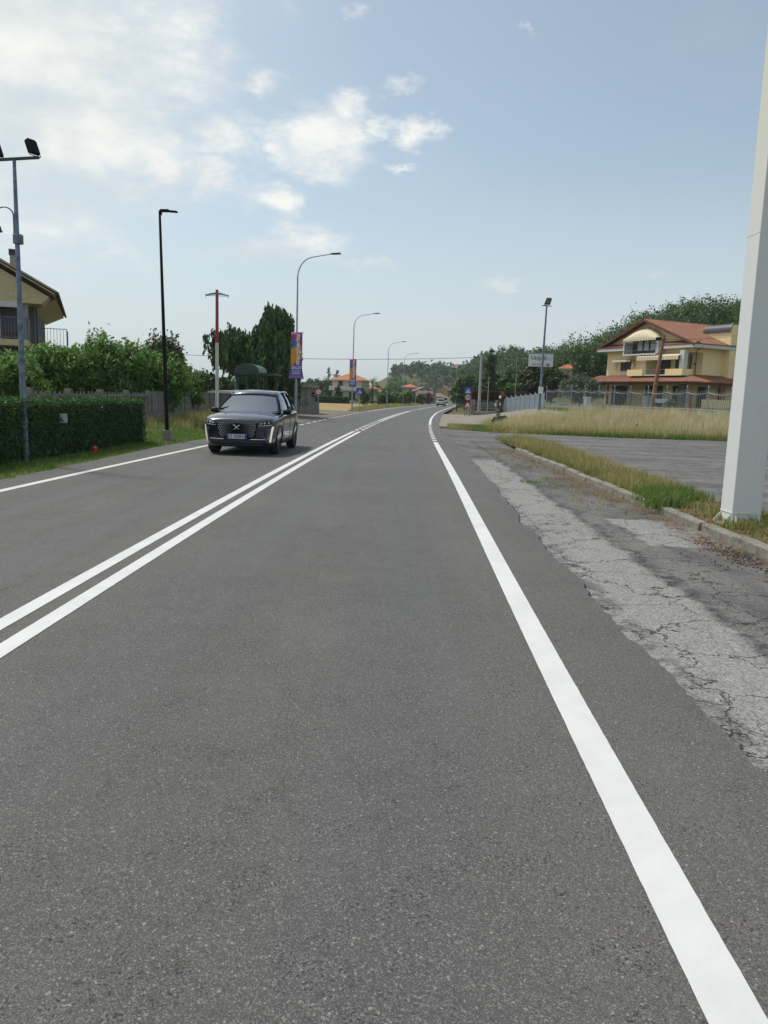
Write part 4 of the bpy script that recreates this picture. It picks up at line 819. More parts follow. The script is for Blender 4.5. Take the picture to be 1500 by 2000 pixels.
# entrance sign board
p = at(1052, 775, 70); e = empty('entrance_sign', (p.x, p.y, float(H(p.x, p.y))), R(-4), 'white UnipolGlass entrance board on a steel post', 'sign')
b = MB(); b.tube([(.16, .06, -.2), (.16, .06, 3.9)], .085, 10); b.build('post', M_galv, e, smooth=True)
zc = 1.6+79*70/1500-e.location.z; b = MB(); b.bb(-1.08, 1.08, -.06, .0, zc-.58, zc+.52); pl = b.build('board', M_white, e, bevel=.01); b = MB(); b.bb(-1.11, 1.11, -.09, .02, zc+.522, zc+.6); b.build('top_rail', M_galv, e)
Rm = Matrix(((1, 0, 0, 0), (0, 0, -1, -.065), (0, 1, 0, zc), (0, 0, 0, 1)))
lettering('Unipol', .50, M_navy, pl, Rm @ Matrix.Translation((-.90, .17, 0)), align='LEFT', bold=.006); lettering('Glass', .50, M_paleblue, pl, Rm @ Matrix.Translation((.10, .17, 0)) @ Matrix.Scale(.88, 4, (1, 0, 0)), align='LEFT')
lettering('INGRESSO', .25, M_iron, pl, Rm @ Matrix.Translation((-.2, -.42, 0)), bold=.003); b = MB(); b.bb(.5, .78, -.068, -.061, zc-.53, zc-.31); a_ = b.build('arrow_panel', M_ink, pl)
b = MB(); b.prism([(.54, zc-.445), (.64, zc-.445), (.64, zc-.49), (.74, zc-.42), (.64, zc-.35), (.64, zc-.395), (.54, zc-.395)], -.072, -.068); b.build('arrow', M_white, pl)
p = at(1053, 795, 68.5); e = empty('floodlight_pole', (p.x, p.y, float(H(p.x, p.y))), 0, 'tall grey pole with one floodlight beside the entrance board', 'lamp post'); e.rotation_euler = (0, R(.8), 0)
b = MB(); b.tube([(0, 0, -.2), (0, 0, 3), (0, 0, 9.0)], [.13, .11, .07], 10); b.build('pole', M_bluegrey, e, smooth=True); b = MB(); b.box((0, 0, 9.02), (.85, .08, .06)); b.build('crossbar', M_dark, e); floodlight(e, (.1, 0, 9.42), R(-35), R(-35), 1.7); b = MB(); b.bb(-.2, .2, -.22, -.12, 1.5, 2.1); b.build('control_box', M_white, e)
# utility poles and wires
def pole(px, topy, Y, r, mat, label, name='utility_pole', lean=0):
    p = at(px, topy, Y); z0 = float(H(p.x, p.y)); e = empty(name, (p.x, p.y, z0), 0, label, 'pole'); b = MB(); h = p.z-z0; b.tube([(-lean, 0, -.3), (-lean/2, 0, h/2), (0, 0, h)], [r*1.35, r*1.15, r*.85], 12); b.build('shaft', mat, e, smooth=True)
    b = MB(); b.box((0, 0, h-.35), (r*2.6, r*2.6, .1)); b.build('collar', M_dark, e); return Vector((p.x, p.y, p.z))
M_concp = flat('pale_concrete_pole', (.40, .385, .35), .85, 0, .15, 3)
t1 = pole(941, 685, 85, .125, M_concp, 'pale concrete utility pole behind the old gate'); t2 = pole(1297, 655, 63, .14, M_woodp, 'leaning brown timber pole in front of the yellow house', 'timber_pole', .55)
pole(706 if False else 1010, 700, 86, .035, M_galv, 'thin grey antenna mast behind the silver gate', 'mast'); pole(955, 736, 82, .035, M_concp, 'short pale pipe mast behind the old gate', 'mast')
def wire(a, b_, sag, label, r=.014):
    a, b_ = Vector(a), Vector(b_); q = MB(); q.tube([a.lerp(b_, t)-Vector((0, 0, sag*4*t*(1-t))) for t in np.linspace(0, 1, 25)], r, 5); tag(q.build('overhead_wire', M_black), label, 'wire')
wl = at(150, 680, 75); wire(wl, t1-Vector((0, 0, .7)), .55, 'thin overhead wire crossing the road to the concrete pole', .022); wire(t1-Vector((0, 0, .55)), at(1182, 682, 93), .35, 'overhead wire running from the concrete pole to the yellow house', .016)
wire(t2-Vector((0, 0, .3)), at(1460, 652, 80), .2, 'overhead wire from the timber pole past the yellow house', .014)
pole(150, 679, 75, .15, M_concp, 'concrete utility pole standing behind the fruit trees')

# ------------------------------------------------------------------ fences and gates
def slat_mesh(w, d, h, mat, name='slat'):
    b = MB(); b.box((0, 0, h/2), (w, d, h)); o = b.build(name, mat); return o
e = empty('concrete_fence', (-9.3, 24, .3), 0, 'weathered precast concrete picket fence behind the hedge', 'fence'); ft = 1.5-.3
base = slat_mesh(.035, .065, .75, M_slat, 'picket'); base.parent = e; first = True
for i in range(38):
    y = 20.2+i*.3-24
    if y > 30.2-24: break
    o = base if first else link(base.copy(), e); first = False; o.location = (0, y, .42); o.rotation_euler = (random.uniform(-.01, .01), random.uniform(-.02, .02), 0)
for i in range(5):
    b = MB(); b.bb(-.09, .09, -.09, .09, 0, 1.24); o = b.build('post', M_slat, e, bevel=.01); o.location = (0, 20.1+i*2.5-24, 0)
b = MB(); b.bb(-.035, .035, -4, 6.4, 1.02, 1.09); b.build('rail', M_slat, e); b = MB(); b.bb(-.06, .06, -4, 6.4, -.2, .42); b.build('plinth', M_slat, e)
e = empty('concrete_fence', (-9.3, 42, .3), 0, 'close boarded grey concrete fence beside the bus shelter', 'fence'); base = slat_mesh(.06, .2, .80, M_slat, 'slat'); base.parent = e; first = True
for i in range(100):
    y = 30.55+i*.235-42
    if y > 54-42: break
    o = base if first else link(base.copy(), e); first = False; o.location = (random.uniform(-.008, .008), y, .38); o.rotation_euler = (0, random.uniform(-.012, .012), 0)
for i in range(10):
    b = MB(); b.bb(-.1, .1, -.09, .09, 0, 1.22); o = b.build('post', M_slat, e, bevel=.01); o.location = (0, 30.45+i*2.5-42, 0)
b = MB(); b.bb(-.05, .05, -11.5, 12, 1.18, 1.22); b.build('coping', M_slat, e); b = MB(); b.bb(-.07, .07, -11.5, 12, -.3, .38); b.build('plinth', M_slat, e)
# spear-topped railing round the yellow house's garden
A = Vector((15.3, 75, 0)); B = Vector((24.0, 49, 0)); Ld = (B-A).length; ang = math.atan2(B.y-A.y, B.x-A.x)
e = empty('railing', (A.x, A.y, float(H(A.x, A.y))-.05), ang, 'grey spear topped iron railing around the yellow house garden', 'fence'); zb = e.location.z
def zf(t): p_ = A.lerp(B, t/Ld); return float(H(p_.x, p_.y))-zb+.3
def spear():
    b = MB(); b.tube([(0, 0, 0), (0, 0, 1.42)], .016, 5); b.add([(-.035, 0, 1.42), (.035, 0, 1.42), (0, .03, 1.42), (0, -.03, 1.42), (0, 0, 1.58)], [(0, 3, 4), (3, 1, 4), (1, 2, 4), (2, 0, 4), (0, 2, 1, 3)]); return b.build('picket', M_iron, e)
s0 = spear(); npk = int(Ld/.19); post0 = None
for i in range(npk):
    t = i*.19+.1; ph = (t % 2.2)/2.2; o = s0 if i == 0 else link(s0.copy(), e); o.location = (t, 0, zf(t)-.02); o.scale = (1, 1, .88+.10*abs(math.cos(ph*math.pi)))
for i in range(int(Ld/2.2)+1):
    t = i*2.2
    if post0 is None:
        b = MB(); b.tube([(0, 0, -.5), (0, 0, 1.68)], .035, 6); b.lathe([(.045, 1.68), (.05, 1.72), (.01, 1.8)], 8); post0 = b.build('post', M_galv, e); o = post0
    else: o = link(post0.copy(), e)
    o.location = (t, 0, zf(t))
    if t+2.2 < Ld:
        b = MB(); b.tube([(t+2.2*k/8, 0, zf(t+2.2*k/8)+1.30-.13*math.sin(math.pi*k/8)) for k in range(9)], .018, 5); b.build('rail', M_galv, e); b = MB(); b.tube([(t, 0, zf(t)+.12), (t+2.2, 0, zf(t+2.2)+.12)], .018, 5); b.build('rail', M_galv, e)
b = MB(); nn = 20
b.add([v for k in range(nn+1) for v in ((Ld*k/nn, -.1, -1.0), (Ld*k/nn, .1, -1.0), (Ld*k/nn, .1, zf(Ld*k/nn)), (Ld*k/nn, -.1, zf(Ld*k/nn)))], [(4*k+j, 4*k+(j+1) % 4, 4*k+4+(j+1) % 4, 4*k+4+j) for k in range(nn) for j in range(4)])
w_ = b.build('low_wall', M_conc); w_.parent = e
# silver panel gate with swagged top
A2 = at(980, 790, 80); B2 = Vector((15.2, 75.3, 0)); A2.z = 0; Lg = (B2-A2).length; e = empty('sliding_gate', (A2.x, A2.y, float(H(A2.x, A2.y))), math.atan2(B2.y-A2.y, B2.x-A2.x), 'silver sheet metal gate with scalloped top edge', 'gate'); npn = 9; pw = Lg/npn
dz_ = float(H(B2.x, B2.y)-H(A2.x, A2.y))
for i in range(npn):
    x0 = i*pw; b = MB(); zz = dz_*i/npn; b.prism([(x0+.02, .05+zz), (x0+pw-.02, .05+zz)]+[(x0+pw-.02-(pw-.04)*k/8, 1.55+zz-.16*math.sin(math.pi*k/8)) for k in range(9)], -.012, .012); b.build('panel', M_alu, e)
    b = MB(); b.bb(x0-.025, x0+.025, -.03, .03, -.2+zz, 1.66+zz); b.build('upright', M_galv, e); b = MB(); b.tube([(x0+pw*k/8, 0, 1.62+zz-.2*math.sin(math.pi*k/8)) for k in range(9)], .02, 5); b.build('scallop_rail', M_galv, e)
# old iron gate with low wall
A3 = at(926, 790, 80); e = empty('garden_gate', (A3.x, 80, 0), R(4), 'old grey ornamental iron gate beside the road signs', 'gate')
for x in (-.25, 0, 2.35):
    b = MB(); b.bb(x-.1, x+.1, -.1, .1, -.2, 1.62); b.build('pillar', M_slat, e, bevel=.01)
for z in (.35, .75, 1.25):
    b = MB(); b.bb(.1, 2.25, -.02, .02, z-.025, z+.025); b.build('rail', M_iron, e)
g0 = None
for i in range(17):
    if g0 is None: b = MB(); b.tube([(0, 0, .33), (0, 0, 1.55)], .014, 5); g0 = b.build('bar', M_iron, e); o = g0
    else: o = link(g0.copy(), e)
    o.location = (.2+i*.123, 0, 0)
for i in range(8):
    b = MB(); b.tube([(.33+i*.25+.09*math.cos(a), -.01, 1.0+.13*math.sin(a)) for a in np.linspace(0, 6.28, 13)], .014, 4, cap=False); b.build('scroll', M_iron, e)
b = MB(); b.bb(.1, 2.25, -.08, .08, -.2, .3); b.build('low_wall', M_conc, e); b = MB(); b.bb(2.1, 2.3, -.2, -.1, 1.0, 1.3); b.build('letter_box', M_white, e)
e2 = empty('gate_lamp', (A3.x+2.65, 79.9, 0), 0, 'white globe lamp on a dark pillar beside the old gate', 'lamp'); b = MB(); b.bb(-.11, .11, -.11, .11, -.2, 1.75); b.build('pillar', M_dark, e2); b = MB(); b.lathe([(.02, 1.74), (.12, 1.82), (.15, 1.93), (.1, 2.05), (.01, 2.1)], 12); b.build('globe', M_white, e2, smooth=True); b = MB(); b.bb(-.09, .09, -.135, -.115, 1.1, 1.4); b.build('intercom', M_white, e2)
e2 = empty('steps', (A3.x+3.3, 81, 0), 0, 'grey concrete steps between the two gates', 'steps')
for i in range(4): b = MB(); b.bb(-.5, .5, i*.3, i*.3+.9, -.1 if i == 0 else i*.17-.17, (i+1)*.17); b.build('step', M_conc, e2)
# striped marker stake on the bank
P0 = gp(1247, 852); e = empty('marker_stake', (P0.x, P0.y, -.05), 0, 'leaning red and white striped stake on the grass bank', 'stake'); e.rotation_euler = (0, R(-12), 0)
for i in range(6): b = MB(); b.tube([(0, 0, i*.14), (0, 0, i*.14+.14)], .036, 8); b.build('stripe_band', M_white if i % 2 else M_hyd, e)
# bus shelter
P0 = at(503, 775, 43); e = empty('bus_shelter', (P0.x, P0.y, float(H(P0.x, P0.y))), R(-2), 'green bus shelter with barrel roof behind the car', 'bus shelter')
W, Dp, zt = .56, 1.0, 2.45
for x in (-W-.35, W-.35):
    for y in (-Dp, Dp):
        b = MB(); b.bb(x-.035, x+.035, y-.035, y+.035, -.2, zt); b.build('post', M_green, e)
arc = [(-.35+(W+.1)*math.cos(t), zt+.12+.48*math.sin(t)**.8) for t in np.linspace(0, math.pi, 15)]
b = MB(); b.prism(arc+[(x_*.96-.014, z_-.03) for x_, z_ in arc[::-1]], -Dp-.12, Dp+.12); b.build('barrel_roof', M_greenlt, e, smooth=True)
for y in (-Dp-.1, Dp+.1): b = MB(); b.prism([(a_, z_-.025) for a_, z_ in arc], y-.01, y+.01); b.build('roof_end', M_green, e)
for x in (-W-.4, W-.3): b = MB(); b.bb(x-.07, x+.07, -Dp-.14, Dp+.14, zt, zt+.14); b.build('gutter', M_green, e)
b = MB(); b.bb(W-.3, W+.6, -Dp-.1, Dp+.1, zt+.01, zt+.12); b.build('canopy', M_green, e)
for y in (-Dp-.02, Dp+.02): b = MB(); b.bb(-W-.4, W-.3, y-.05, y+.05, zt-.02, zt+.12); b.build('lintel', M_green, e)
for x0, x1 in ((-W-.29, -.42), (-.36, W-.42)): b = MB(); b.bb(x0, x1, -Dp-.01, -Dp+.01, .3, zt-.08); b.build('end_pane', M_glass, e)
b = MB(); b.bb(-.42, -.36, -Dp-.02, -Dp+.02, .2, zt); b.build('mullion', M_green, e)
for k in range(3): b = MB(); b.bb(-W-.36, -W-.34, -Dp+.06+k*.65, -Dp+.64+k*.65, .3, zt-.08); b.build('back_pane', M_glass, e)
b = MB(); b.bb(-W-.2, -.3, -Dp+.2, Dp-.2, .42, .47); b.build('bench', M_green, e)
b = MB(); b.tube([(W+.5-.35, -Dp, -.2), (W+.5-.35, -Dp, zt+.05)], .03, 6); b.build('post', M_green, e)
# far shelter frame beside the road
P0 = at(901, 785, 108); e = empty('bus_shelter', (P0.x, P0.y, float(H(P0.x, P0.y))), 0, 'small dark frame shelter beyond the road signs', 'bus shelter'); b = MB()
for x in (-.55, .55): b = MB(); b.tube([(x, 0, -.1), (x, 0, 2.1)], .05, 6); b.build('post', M_green, e); b = MB(); b.tube([(x, 1, -.1), (x, 1, 2.1)], .05, 6); b.build('post', M_green, e)
arc = [(.65*math.cos(t), 2.1+.35*math.sin(t)) for t in np.linspace(0, math.pi, 9)]; b = MB(); b.prism(arc, -.1, 1.1); b.build('roof', M_green, e); b = MB(); b.bb(-.5, .5, .95, 1, .4, 1.9); b.build('pane', M_glass, e)
# ------------------------------------------------------------------ houses
def tiles(name, a, b_, ribs=.0):
    k = NT(name); n = k.noise(2.2, 4); c = k.voro(3.2, out='Color'); s = k.N.new('ShaderNodeSeparateColor'); k.L.new(c, s.inputs[0])
    col = k.mix(k.ramp(n, .3, .7), a, b_); col = k.mix(k.ramp(s.outputs[0], .55, 1, 0, .5), col, tuple(x*.55 for x in a)); k.set('Base Color', col); k.set('Roughness', .85); k.bump(k.noise(9, 3), .3, .03); return k.m
M_tile = tiles('terracotta_tile', (.29, .125, .068), (.19, .082, .05)); M_tile2 = tiles('orange_tile', (.50, .17, .075), (.42, .14, .065)); M_tile3 = tiles('brown_tile', (.24, .15, .12), (.19, .12, .10))
def stucco(name, c): return earth(name, c, tuple(x*.93 for x in c), tuple(min(1, x*1.05) for x in c), .4, 3, .08)
M_yel = stucco('yellow_stucco', (.87, .71, .40)); M_beige = stucco('beige_stucco', (.60, .50, .31)); M_creams = stucco('cream_stucco', (.52, .44, .33)); M_pink = stucco('pink_stucco', (.42, .30, .26)); M_greyw = stucco('grey_stucco', (.30, .29, .29)); M_whitew = stucco('white_stucco', (.60, .59, .56)); M_ochre = stucco('ochre_stucco', (.50, .30, .07))
M_edge = flat('grey_brown_sheet', (.34, .30, .23), .7); M_plum = stucco('slate_stucco', (.19, .185, .20)); M_shut = flat('dark_green_shutter', (.018, .035, .032), .6, 0, .2, 9); M_brn = flat('brown_wood', (.13, .05, .03), .7, 0, .25, 6); M_soff = flat('white_soffit', (.58, .57, .55), .7, 0, .06, 2)
M_pane = flat('window_pane', (.03, .04, .05), .08, 0, .2, 2); M_stone = earth('rubble_stone', (.30, .27, .22), (.38, .34, .28), (.22, .19, .15), 3, 9, .8); M_slate = flat('dark_sheet_metal', (.05, .047, .045), .45, .3, .2, 3)
def stripemat():
    k = NT('striped_awning'); X, Y, Z = k.sep(); f = k.math('FRACT', k.math('MULTIPLY', X, 2.6)); k.set('Base Color', k.mix(k.ramp(f, .48, .52), (.60, .47, .22), (.66, .63, .55))); k.set('Roughness', .8); return k.m
M_stripe = stripemat()
def tile_slope(name, a, b_, c, d, mat, parent, pitch=.24, amp=.05):
    """a-b is the eave, d-c the ridge side; ribs run from eave to ridge"""
    a, b_, c, d = map(Vector, (a, b_, c, d)); n = max(2, int((b_-a).length/pitch))*4; nrm = (b_-a).cross(d-a).normalized()
    if nrm.z < 0: nrm = -nrm
    P = np.zeros((n+1, 2, 3))
    for i in range(n+1):
        t = i/n; o = nrm*amp*abs(math.sin(i*math.pi/4)); P[i, 0] = a.lerp(b_, t)+o; P[i, 1] = d.lerp(c, t)+o
    o = grid_obj(name, P, mat, parent, smooth=False); m = o.modifiers.new('solid', 'SOLIDIFY'); m.thickness = .1; m.offset = -1; return o
def box_part(name, mat, parent, *bounds, bevel=0):
    b = MB(); b.bb(*bounds); return b.build(name, mat, parent, bevel=bevel)
K = at(1345, 790, 80); Kx = Vector((.45, -.893, 0)); Kv = Vector((.893, .45, 0)); org = Vector((K.x, K.y, 0))-Kx*.8+Kv*.8
e = empty('yellow_house', (org.x, org.y, 1.45), math.atan2(-.893, .45), 'large yellow house with red tiled roofs and striped awnings', 'house'); YH = e
box_part('rear_wall', M_yel, e, -12.5, 0, 1.6, 9.5, -.5, 6.6); box_part('ground_wall', M_yel, e, -12.5, -.02, 0, 1.6, -.5, 3.4); box_part('front_wall', M_yel, e, -12.5, -6.35, 0, 1.6, 3.4, 6.6); box_part('lintel_wall', M_yel, e, -6.35, -.02, 0, 1.6, 5.75, 6.6)
b = MB(); b.prism([(-13.0, 6.55), (.5, 6.55), (-6.25, 9.28)], 0, 9.4); b.build('gable', M_yel, e)
ra = (-6.25, 9.45)
tile_slope('roof', (1.0, -.95, 6.55), (1.0, 10.2, 6.55), (ra[0], 10.2, ra[1]), (ra[0], -.95, ra[1]), M_tile, e); tile_slope('roof', (-13.5, -.95, 6.55), (-13.5, 10.2, 6.55), (ra[0], 10.2, ra[1]), (ra[0], -.95, ra[1]), M_tile, e)
for x0, s in ((1.0, 1), (-13.5, -1)):
    b = MB(); b.prism([(x0, 6.30), (x0, 6.52), (ra[0], ra[1]-.03), (ra[0], ra[1]-.25)], -1.0, -.93); b.build('barge_board', M_brn, e)
tile_slope('pent_roof', (-13.5, -1.0, 6.52), (-8.9, -1.0, 6.52), (-8.9, 0, 6.95), (-13.5, 0, 6.95), M_tile, e); tile_slope('pent_roof', (-3.6, -1.0, 6.52), (1.0, -1.0, 6.52), (1.0, 0, 6.95), (-3.6, 0, 6.95), M_tile, e)
box_part('soffit', M_soff, e, -13.4, -8.9, -.95, -.02, 6.15, 6.50); box_part('soffit', M_soff, e, -3.6, .95, -.95, -.02, 6.15, 6.50); box_part('soffit', M_soff, e, .02, .95, -.0, 9.6, 6.15, 6.48)
# loggia balcony with awning
box_part('balcony_slab', M_soff, e, -8.9, -3.9, -1.15, 0, 5.55, 5.72); box_part('balcony_cheek', M_soff, e, -8.9, -8.7, -1.1, 0, 5.72, 7.0); box_part('balcony_cheek', M_soff, e, -4.1, -3.7, -1.1, 0, 5.72, 7.0)
dr = box_part('balcony_door', M_shut, e, -7.9, -5.1, -.06, -.01, 5.72, 7.9); box_part('recess_shade_sheet', M_pane, e, -8.6, -4.3, -.008, .0, 5.72, 7.4)  # flat dark sheet on the wall stands in for the shaded loggia recess
for i in range(3): box_part('curtain_pane', M_soff, dr, -7.7+i*.95, -7.05+i*.95, -.075, -.06, 6.1, 7.4)
for z in (6.05, 6.75): b = MB(); b.tube([(-8.85, -1.1, z), (-3.9, -1.1, z)], .03, 5); b.build('balcony_rail', M_dark, e)
for i in range(6): b = MB(); b.tube([(-8.6+i*.92, -1.1, 5.7), (-8.6+i*.92, -1.1, 6.75)], .025, 5); b.build('baluster', M_dark, e)
def awning(name, x0, x1, zt, zb, out, par, arch=0, val=.25):
    n = max(12, int((x1-x0)/.193)); m = 9 if arch else 3; P = np.zeros((n+1, m+1, 3))
    for i in range(n+1):
        x = x0+(x1-x0)*i/n; u = 2*i/n-1; cz = (1-abs(u)**2.2)*arch
        for k in range(m):
            t = k/(m-1); P[i, k] = (x, -out*math.sin(t*math.pi/2) if arch else -out*t-.03, (zt-arch+cz)*1.0-(zt-arch+cz-zb)*((1-math.cos(t*math.pi/2)) if arch else t))
        P[i, m] = P[i, m-1]+np.array([0, 0, -val])
    return grid_obj(name, P, M_stripe, par, smooth=False)
awning('awning', -8.75, -3.9, 8.55, 7.3, 1.35, e, arch=1.1, val=.2); awning('awning', -6.5, -.6, 5.8, 5.35, 1.3, e, val=.4); awning('awning', -10.9, -8.0, 5.35, 5.1, .7, e, val=.2); 
# first-floor terrace
box_part('terrace_floor', M_soff, e, -7.6, .1, -1.4, 1.6, 3.3, 3.42)
for x0, x1 in ((-6.0, -4.3), (-3.6, -1.9)):
    d = box_part('terrace_door', M_shut, e, x0, x1, 1.53, 1.6, 3.42, 5.45); box_part('door_rail', M_dark, d, (x0+x1)/2-.03, (x0+x1)/2+.03, 1.51, 1.53, 3.42, 5.45)
box_part('parapet', M_yel, e, -7.6, -5.3, -1.5, -1.35, 3.3, 3.98); box_part('parapet', M_yel, e, -2.1, .2, -1.5, -1.35, 3.3, 3.98); box_part('parapet', M_yel, e, .05, .2, -1.35, 0, 3.3, 3.98)
b = MB(); b.tube([(-5.3, -1.42, 3.9), (-2.1, -1.42, 3.9)], .03, 5); b.tube([(-5.3, -1.42, 3.6), (-2.1, -1.42, 3.6)], .02, 5); b.build('terrace_rail', M_dark, e)
box_part('stone_pillar', M_soff, e, -.75, -.15, -1.0, -.4, 3.42, 5.9, bevel=.02); box_part('brown_post', M_brn, e, -1.15, -1.0, .9, 1.1, 3.42, 5.6)
w = box_part('shuttered_window', M_shut, e, -10.2, -8.6, -.06, -.01, 3.95, 5.25); box_part('sill', M_soff, w, -10.3, -8.5, -.12, -.0, 3.87, 3.945)
for i in range(4): box_part('shutter_leaf', M_shut, w, -10.16+i*.39, -9.82+i*.39, -.085, -.062, 4.0, 5.2)
for x in (-10.95, -8.05): awning('side_blind', x-.18, x+.18, 5.15, 4.3, .35, e, val=.12)
# porch
def pr(z): return z
tile_slope('porch_roof', (-13.6, -3.0, 2.62), (2.9, -3.0, 2.62), (.1, -.05, 3.42), (-13.6, -.05, 3.42), M_tile, e); tile_slope('porch_roof', (2.9, -3.0, 2.62), (2.9, 10, 2.62), (.05, 10, 3.42), (.1, -.05, 3.42), M_tile, e)
box_part('porch_beam', M_brn, e, -13.4, 2.7, -2.75, -2.6, 2.35, 2.55); box_part('porch_beam', M_brn, e, 2.55, 2.7, -2.6, 9.8, 2.35, 2.55)
for x in (-12.8, -9.2, -5.6, -2.0, 2.6): box_part('porch_post', M_brn, e, x-.11, x+.11, -2.78, -2.56, 0, 2.36)
for y in (1.5, 5.2, 8.6): box_part('porch_post', M_brn, e, 2.5, 2.72, y-.11, y+.11, 0, 2.36)
for x0, x1 in ((-11.3, -8.9), (-6.1, -3.6), (-2.2, -1.3)):
    d = box_part('porch_door', M_shut, e, x0, x1, -.05, -.01, 0, 2.25); box_part('door_gap', M_dark, d, (x0+x1)/2-.03, (x0+x1)/2+.03, -.065, -.05, 0, 2.2)
for y0, y1 in ((1.2, 2.4), (4.2, 5.6)): box_part('porch_door', M_shut, e, .0, .05, y0, y1, .1, 2.2)
box_part('stone_chimney', M_stone, e, -1.05, -.35, -.5, -.01, 0, 2.9); box_part('notice', M_white, e, -1.75, -1.5, -.075, -.055, 1.5, 2.0); box_part('terrace_paving', M_conc, e, -15, 4, -4.6, 0, -.6, -.02)
box_part('garden_parapet', M_yel, e, 3.0, 3.2, -1.5, 6.5, -.3, .9)
# arched stair tower
box_part('stair_tower', M_yel, e, -2.6, .9, 4.4, 5.7, -.5, 8.0); arc = [(5.05+.65*math.cos(t), 8.0+.8*math.sin(t)) for t in np.linspace(0, math.pi, 13)]
b = MB(); b.prism(arc, -2.6, .9, 'x'); b.build('tower_arch', M_yel, e); arc2 = [(5.05+.76*math.cos(t), 8.0+.92*math.sin(t)) for t in np.linspace(0, math.pi, 13)]
b = MB(); b.prism(arc2+[(5.05+(a_-5.05)*.95, 8.0+(z_-8.0)*.96) for a_, z_ in arc2[::-1]], -2.75, .82, 'x'); b.build('barrel_roof', M_slate, e, smooth=True)
b = MB(); b.tube([(1.0, .3, 6.3), (.3, .45, 6.0), (.08, .5, 5.8), (.08, .5, 3.4)], .05, 6); b.build('downpipe', M_brn, e); box_part('wall_lamp', M_dark, e, 0, .14, -.1+.4, .5, 4.4, 4.65)
b = MB(); b.tube([(-11.6, 3, 7.2), (-11.6, 3, 10.6)], .03, 5); b.tube([(-12.5, 3, 9.2), (-10.7, 3, 9.2)], .02, 4); b.tube([(-11.9, 3, 10.5), (-10.9, 3, 10.6)], .02, 4)
for i in range(5): b.tube([(-12.4+i*.4, 2.7, 9.2), (-12.4+i*.4, 3.3, 9.2)], .015, 4)
b.build('aerial', M_galv, e); box_part('vent', M_shut, e, -6.45, -6.05, -.03, .0, 8.45, 8.6)
# garden things in front of it
def gpt(px, Y): p_ = at(px, 795, Y); return (p_.x, p_.y, max(float(H(p_.x, p_.y)), 1.0))
g = empty('waste_bin', gpt(1146, 76), .2, 'white plastic bin on the lawn behind the railing', 'bin'); b = MB(); b.box((0, 0, .42), (.5, .5, .84), taper=1.12); b.build('bin_body', M_white, g, bevel=.03); b = MB(); b.box((0, 0, .9), (.62, .62, .1)); b.build('lid', M_white, g, bevel=.03)
g = empty('waste_bin', gpt(1263, 72), .3, 'grey green wheeled bin behind the railing', 'bin'); M_bin = flat('bin_green', (.16, .21, .19), .6); b = MB(); b.box((0, 0, .55), (.6, .6, 1.0), taper=1.12); b.build('bin_body', M_bin, g, bevel=.03); b = MB(); b.box((0, .02, 1.1), (.7, .72, .1)); b.build('lid', M_bin, g, bevel=.03)
for s in (-1, 1): b = MB(); b.tube([(s*.32, .28, .1), (s*.26, .28, .1)], .1, 10); b.build('wheel', M_black, g)
g = empty('garden_table', gpt(1279, 77), .1, 'garden table under a white cloth on the porch terrace', 'table'); b = MB(); b.box((0, 0, .76), (2.0, .9, .04)); b.build('tabletop', M_brn, g)
for sx in (-.9, .9):
    for sy in (-.38, .38): b = MB(); b.box((sx, sy, .37), (.06, .06, .74)); b.build('leg', M_brn, g)
g2 = empty('tablecloth', (g.location.x, g.location.y, g.location.z+.79), .1, 'white cloth hanging over the garden table', 'cloth'); b = MB(); n_ = 32; V = [(0, 0, .01)]
for i in range(n_):
    t = 2*math.pi*i/n_; x = max(-1, min(1, 1.5*math.cos(t)))*1.03; y = max(-1, min(1, 1.5*math.sin(t)))*.48; V += [(x, y, .008), (x*(1.02+.02*math.sin(i*2.1)), y*1.06, -.38+.04*math.sin(i*1.7))]
b.add(V, [(0, 1+2*i, 1+2*((i+1) % n_)) for i in range(n_)]+[(1+2*i, 2+2*i, 2+2*((i+1) % n_), 1+2*((i+1) % n_)) for i in range(n_)]); b.build('cloth', M_white, g2)

# house with balconies beyond the hedge
E0 = at(107, 570, 36); e = empty('apartment_house', (E0.x, E0.y, .2), R(21), 'beige gabled house with dark balconies rising behind the fruit trees', 'house'); ez = E0.z-.2
box_part('wall', M_plum, e, -14, -1.0, 2.0, 11.5, -.3, ez-.3); b = MB(); b.prism([(-14.5, ez-.55), (-.6, ez-.55), (-.25, ez-.22), (-7, ez+3.55), (-14.5, ez-.3)], .35, 2.1); b.build('gable', M_beige, e)
b = MB(); b.prism([(0.1, ez-.06), (.1, ez+.03), (-7, ez+3.93), (-14.2, ez+.03), (-14.2, ez-.06), (-7, ez+3.82)], -.05, 13); b.build('roof', M_edge, e); b = MB(); b.prism([(.0, ez-.13), (0, ez-.085), (-7, ez+3.81), (-7, ez+3.76)], .0, 12.9); b.build('soffit', M_beige, e)
b = MB(); b.prism([(-1.0, ez-.62), (-.02, ez-.15), (-1.0, ez-.12)], 2.05, 12.7); b.build('eave_soffit', M_beige, e)
b = MB(); b.tube([(.12, -.05, ez-.05), (.12, 13, ez-.05)], .06, 6); b.build('gutter', M_brn, e); b = MB(); b.tube([(-.9, 1.9, -.2), (-.9, 1.9, ez-.5), (-.2, 1.9, ez-.2)], .045, 6); b.build('downpipe', M_dark, e)
bz = 3.45
box_part('balcony_slab', M_beige, e, -14, -1.2, .2, 2.0, bz-.28, bz); box_part('awning_valance', M_soff, e, -10, -1.5, .25, .33, ez-.78, ez-.52)
for x in (-1.3, -4.6, -8): box_part('pillar', M_greyw, e, x-.13, x+.13, .5, .76, bz, ez-.5)
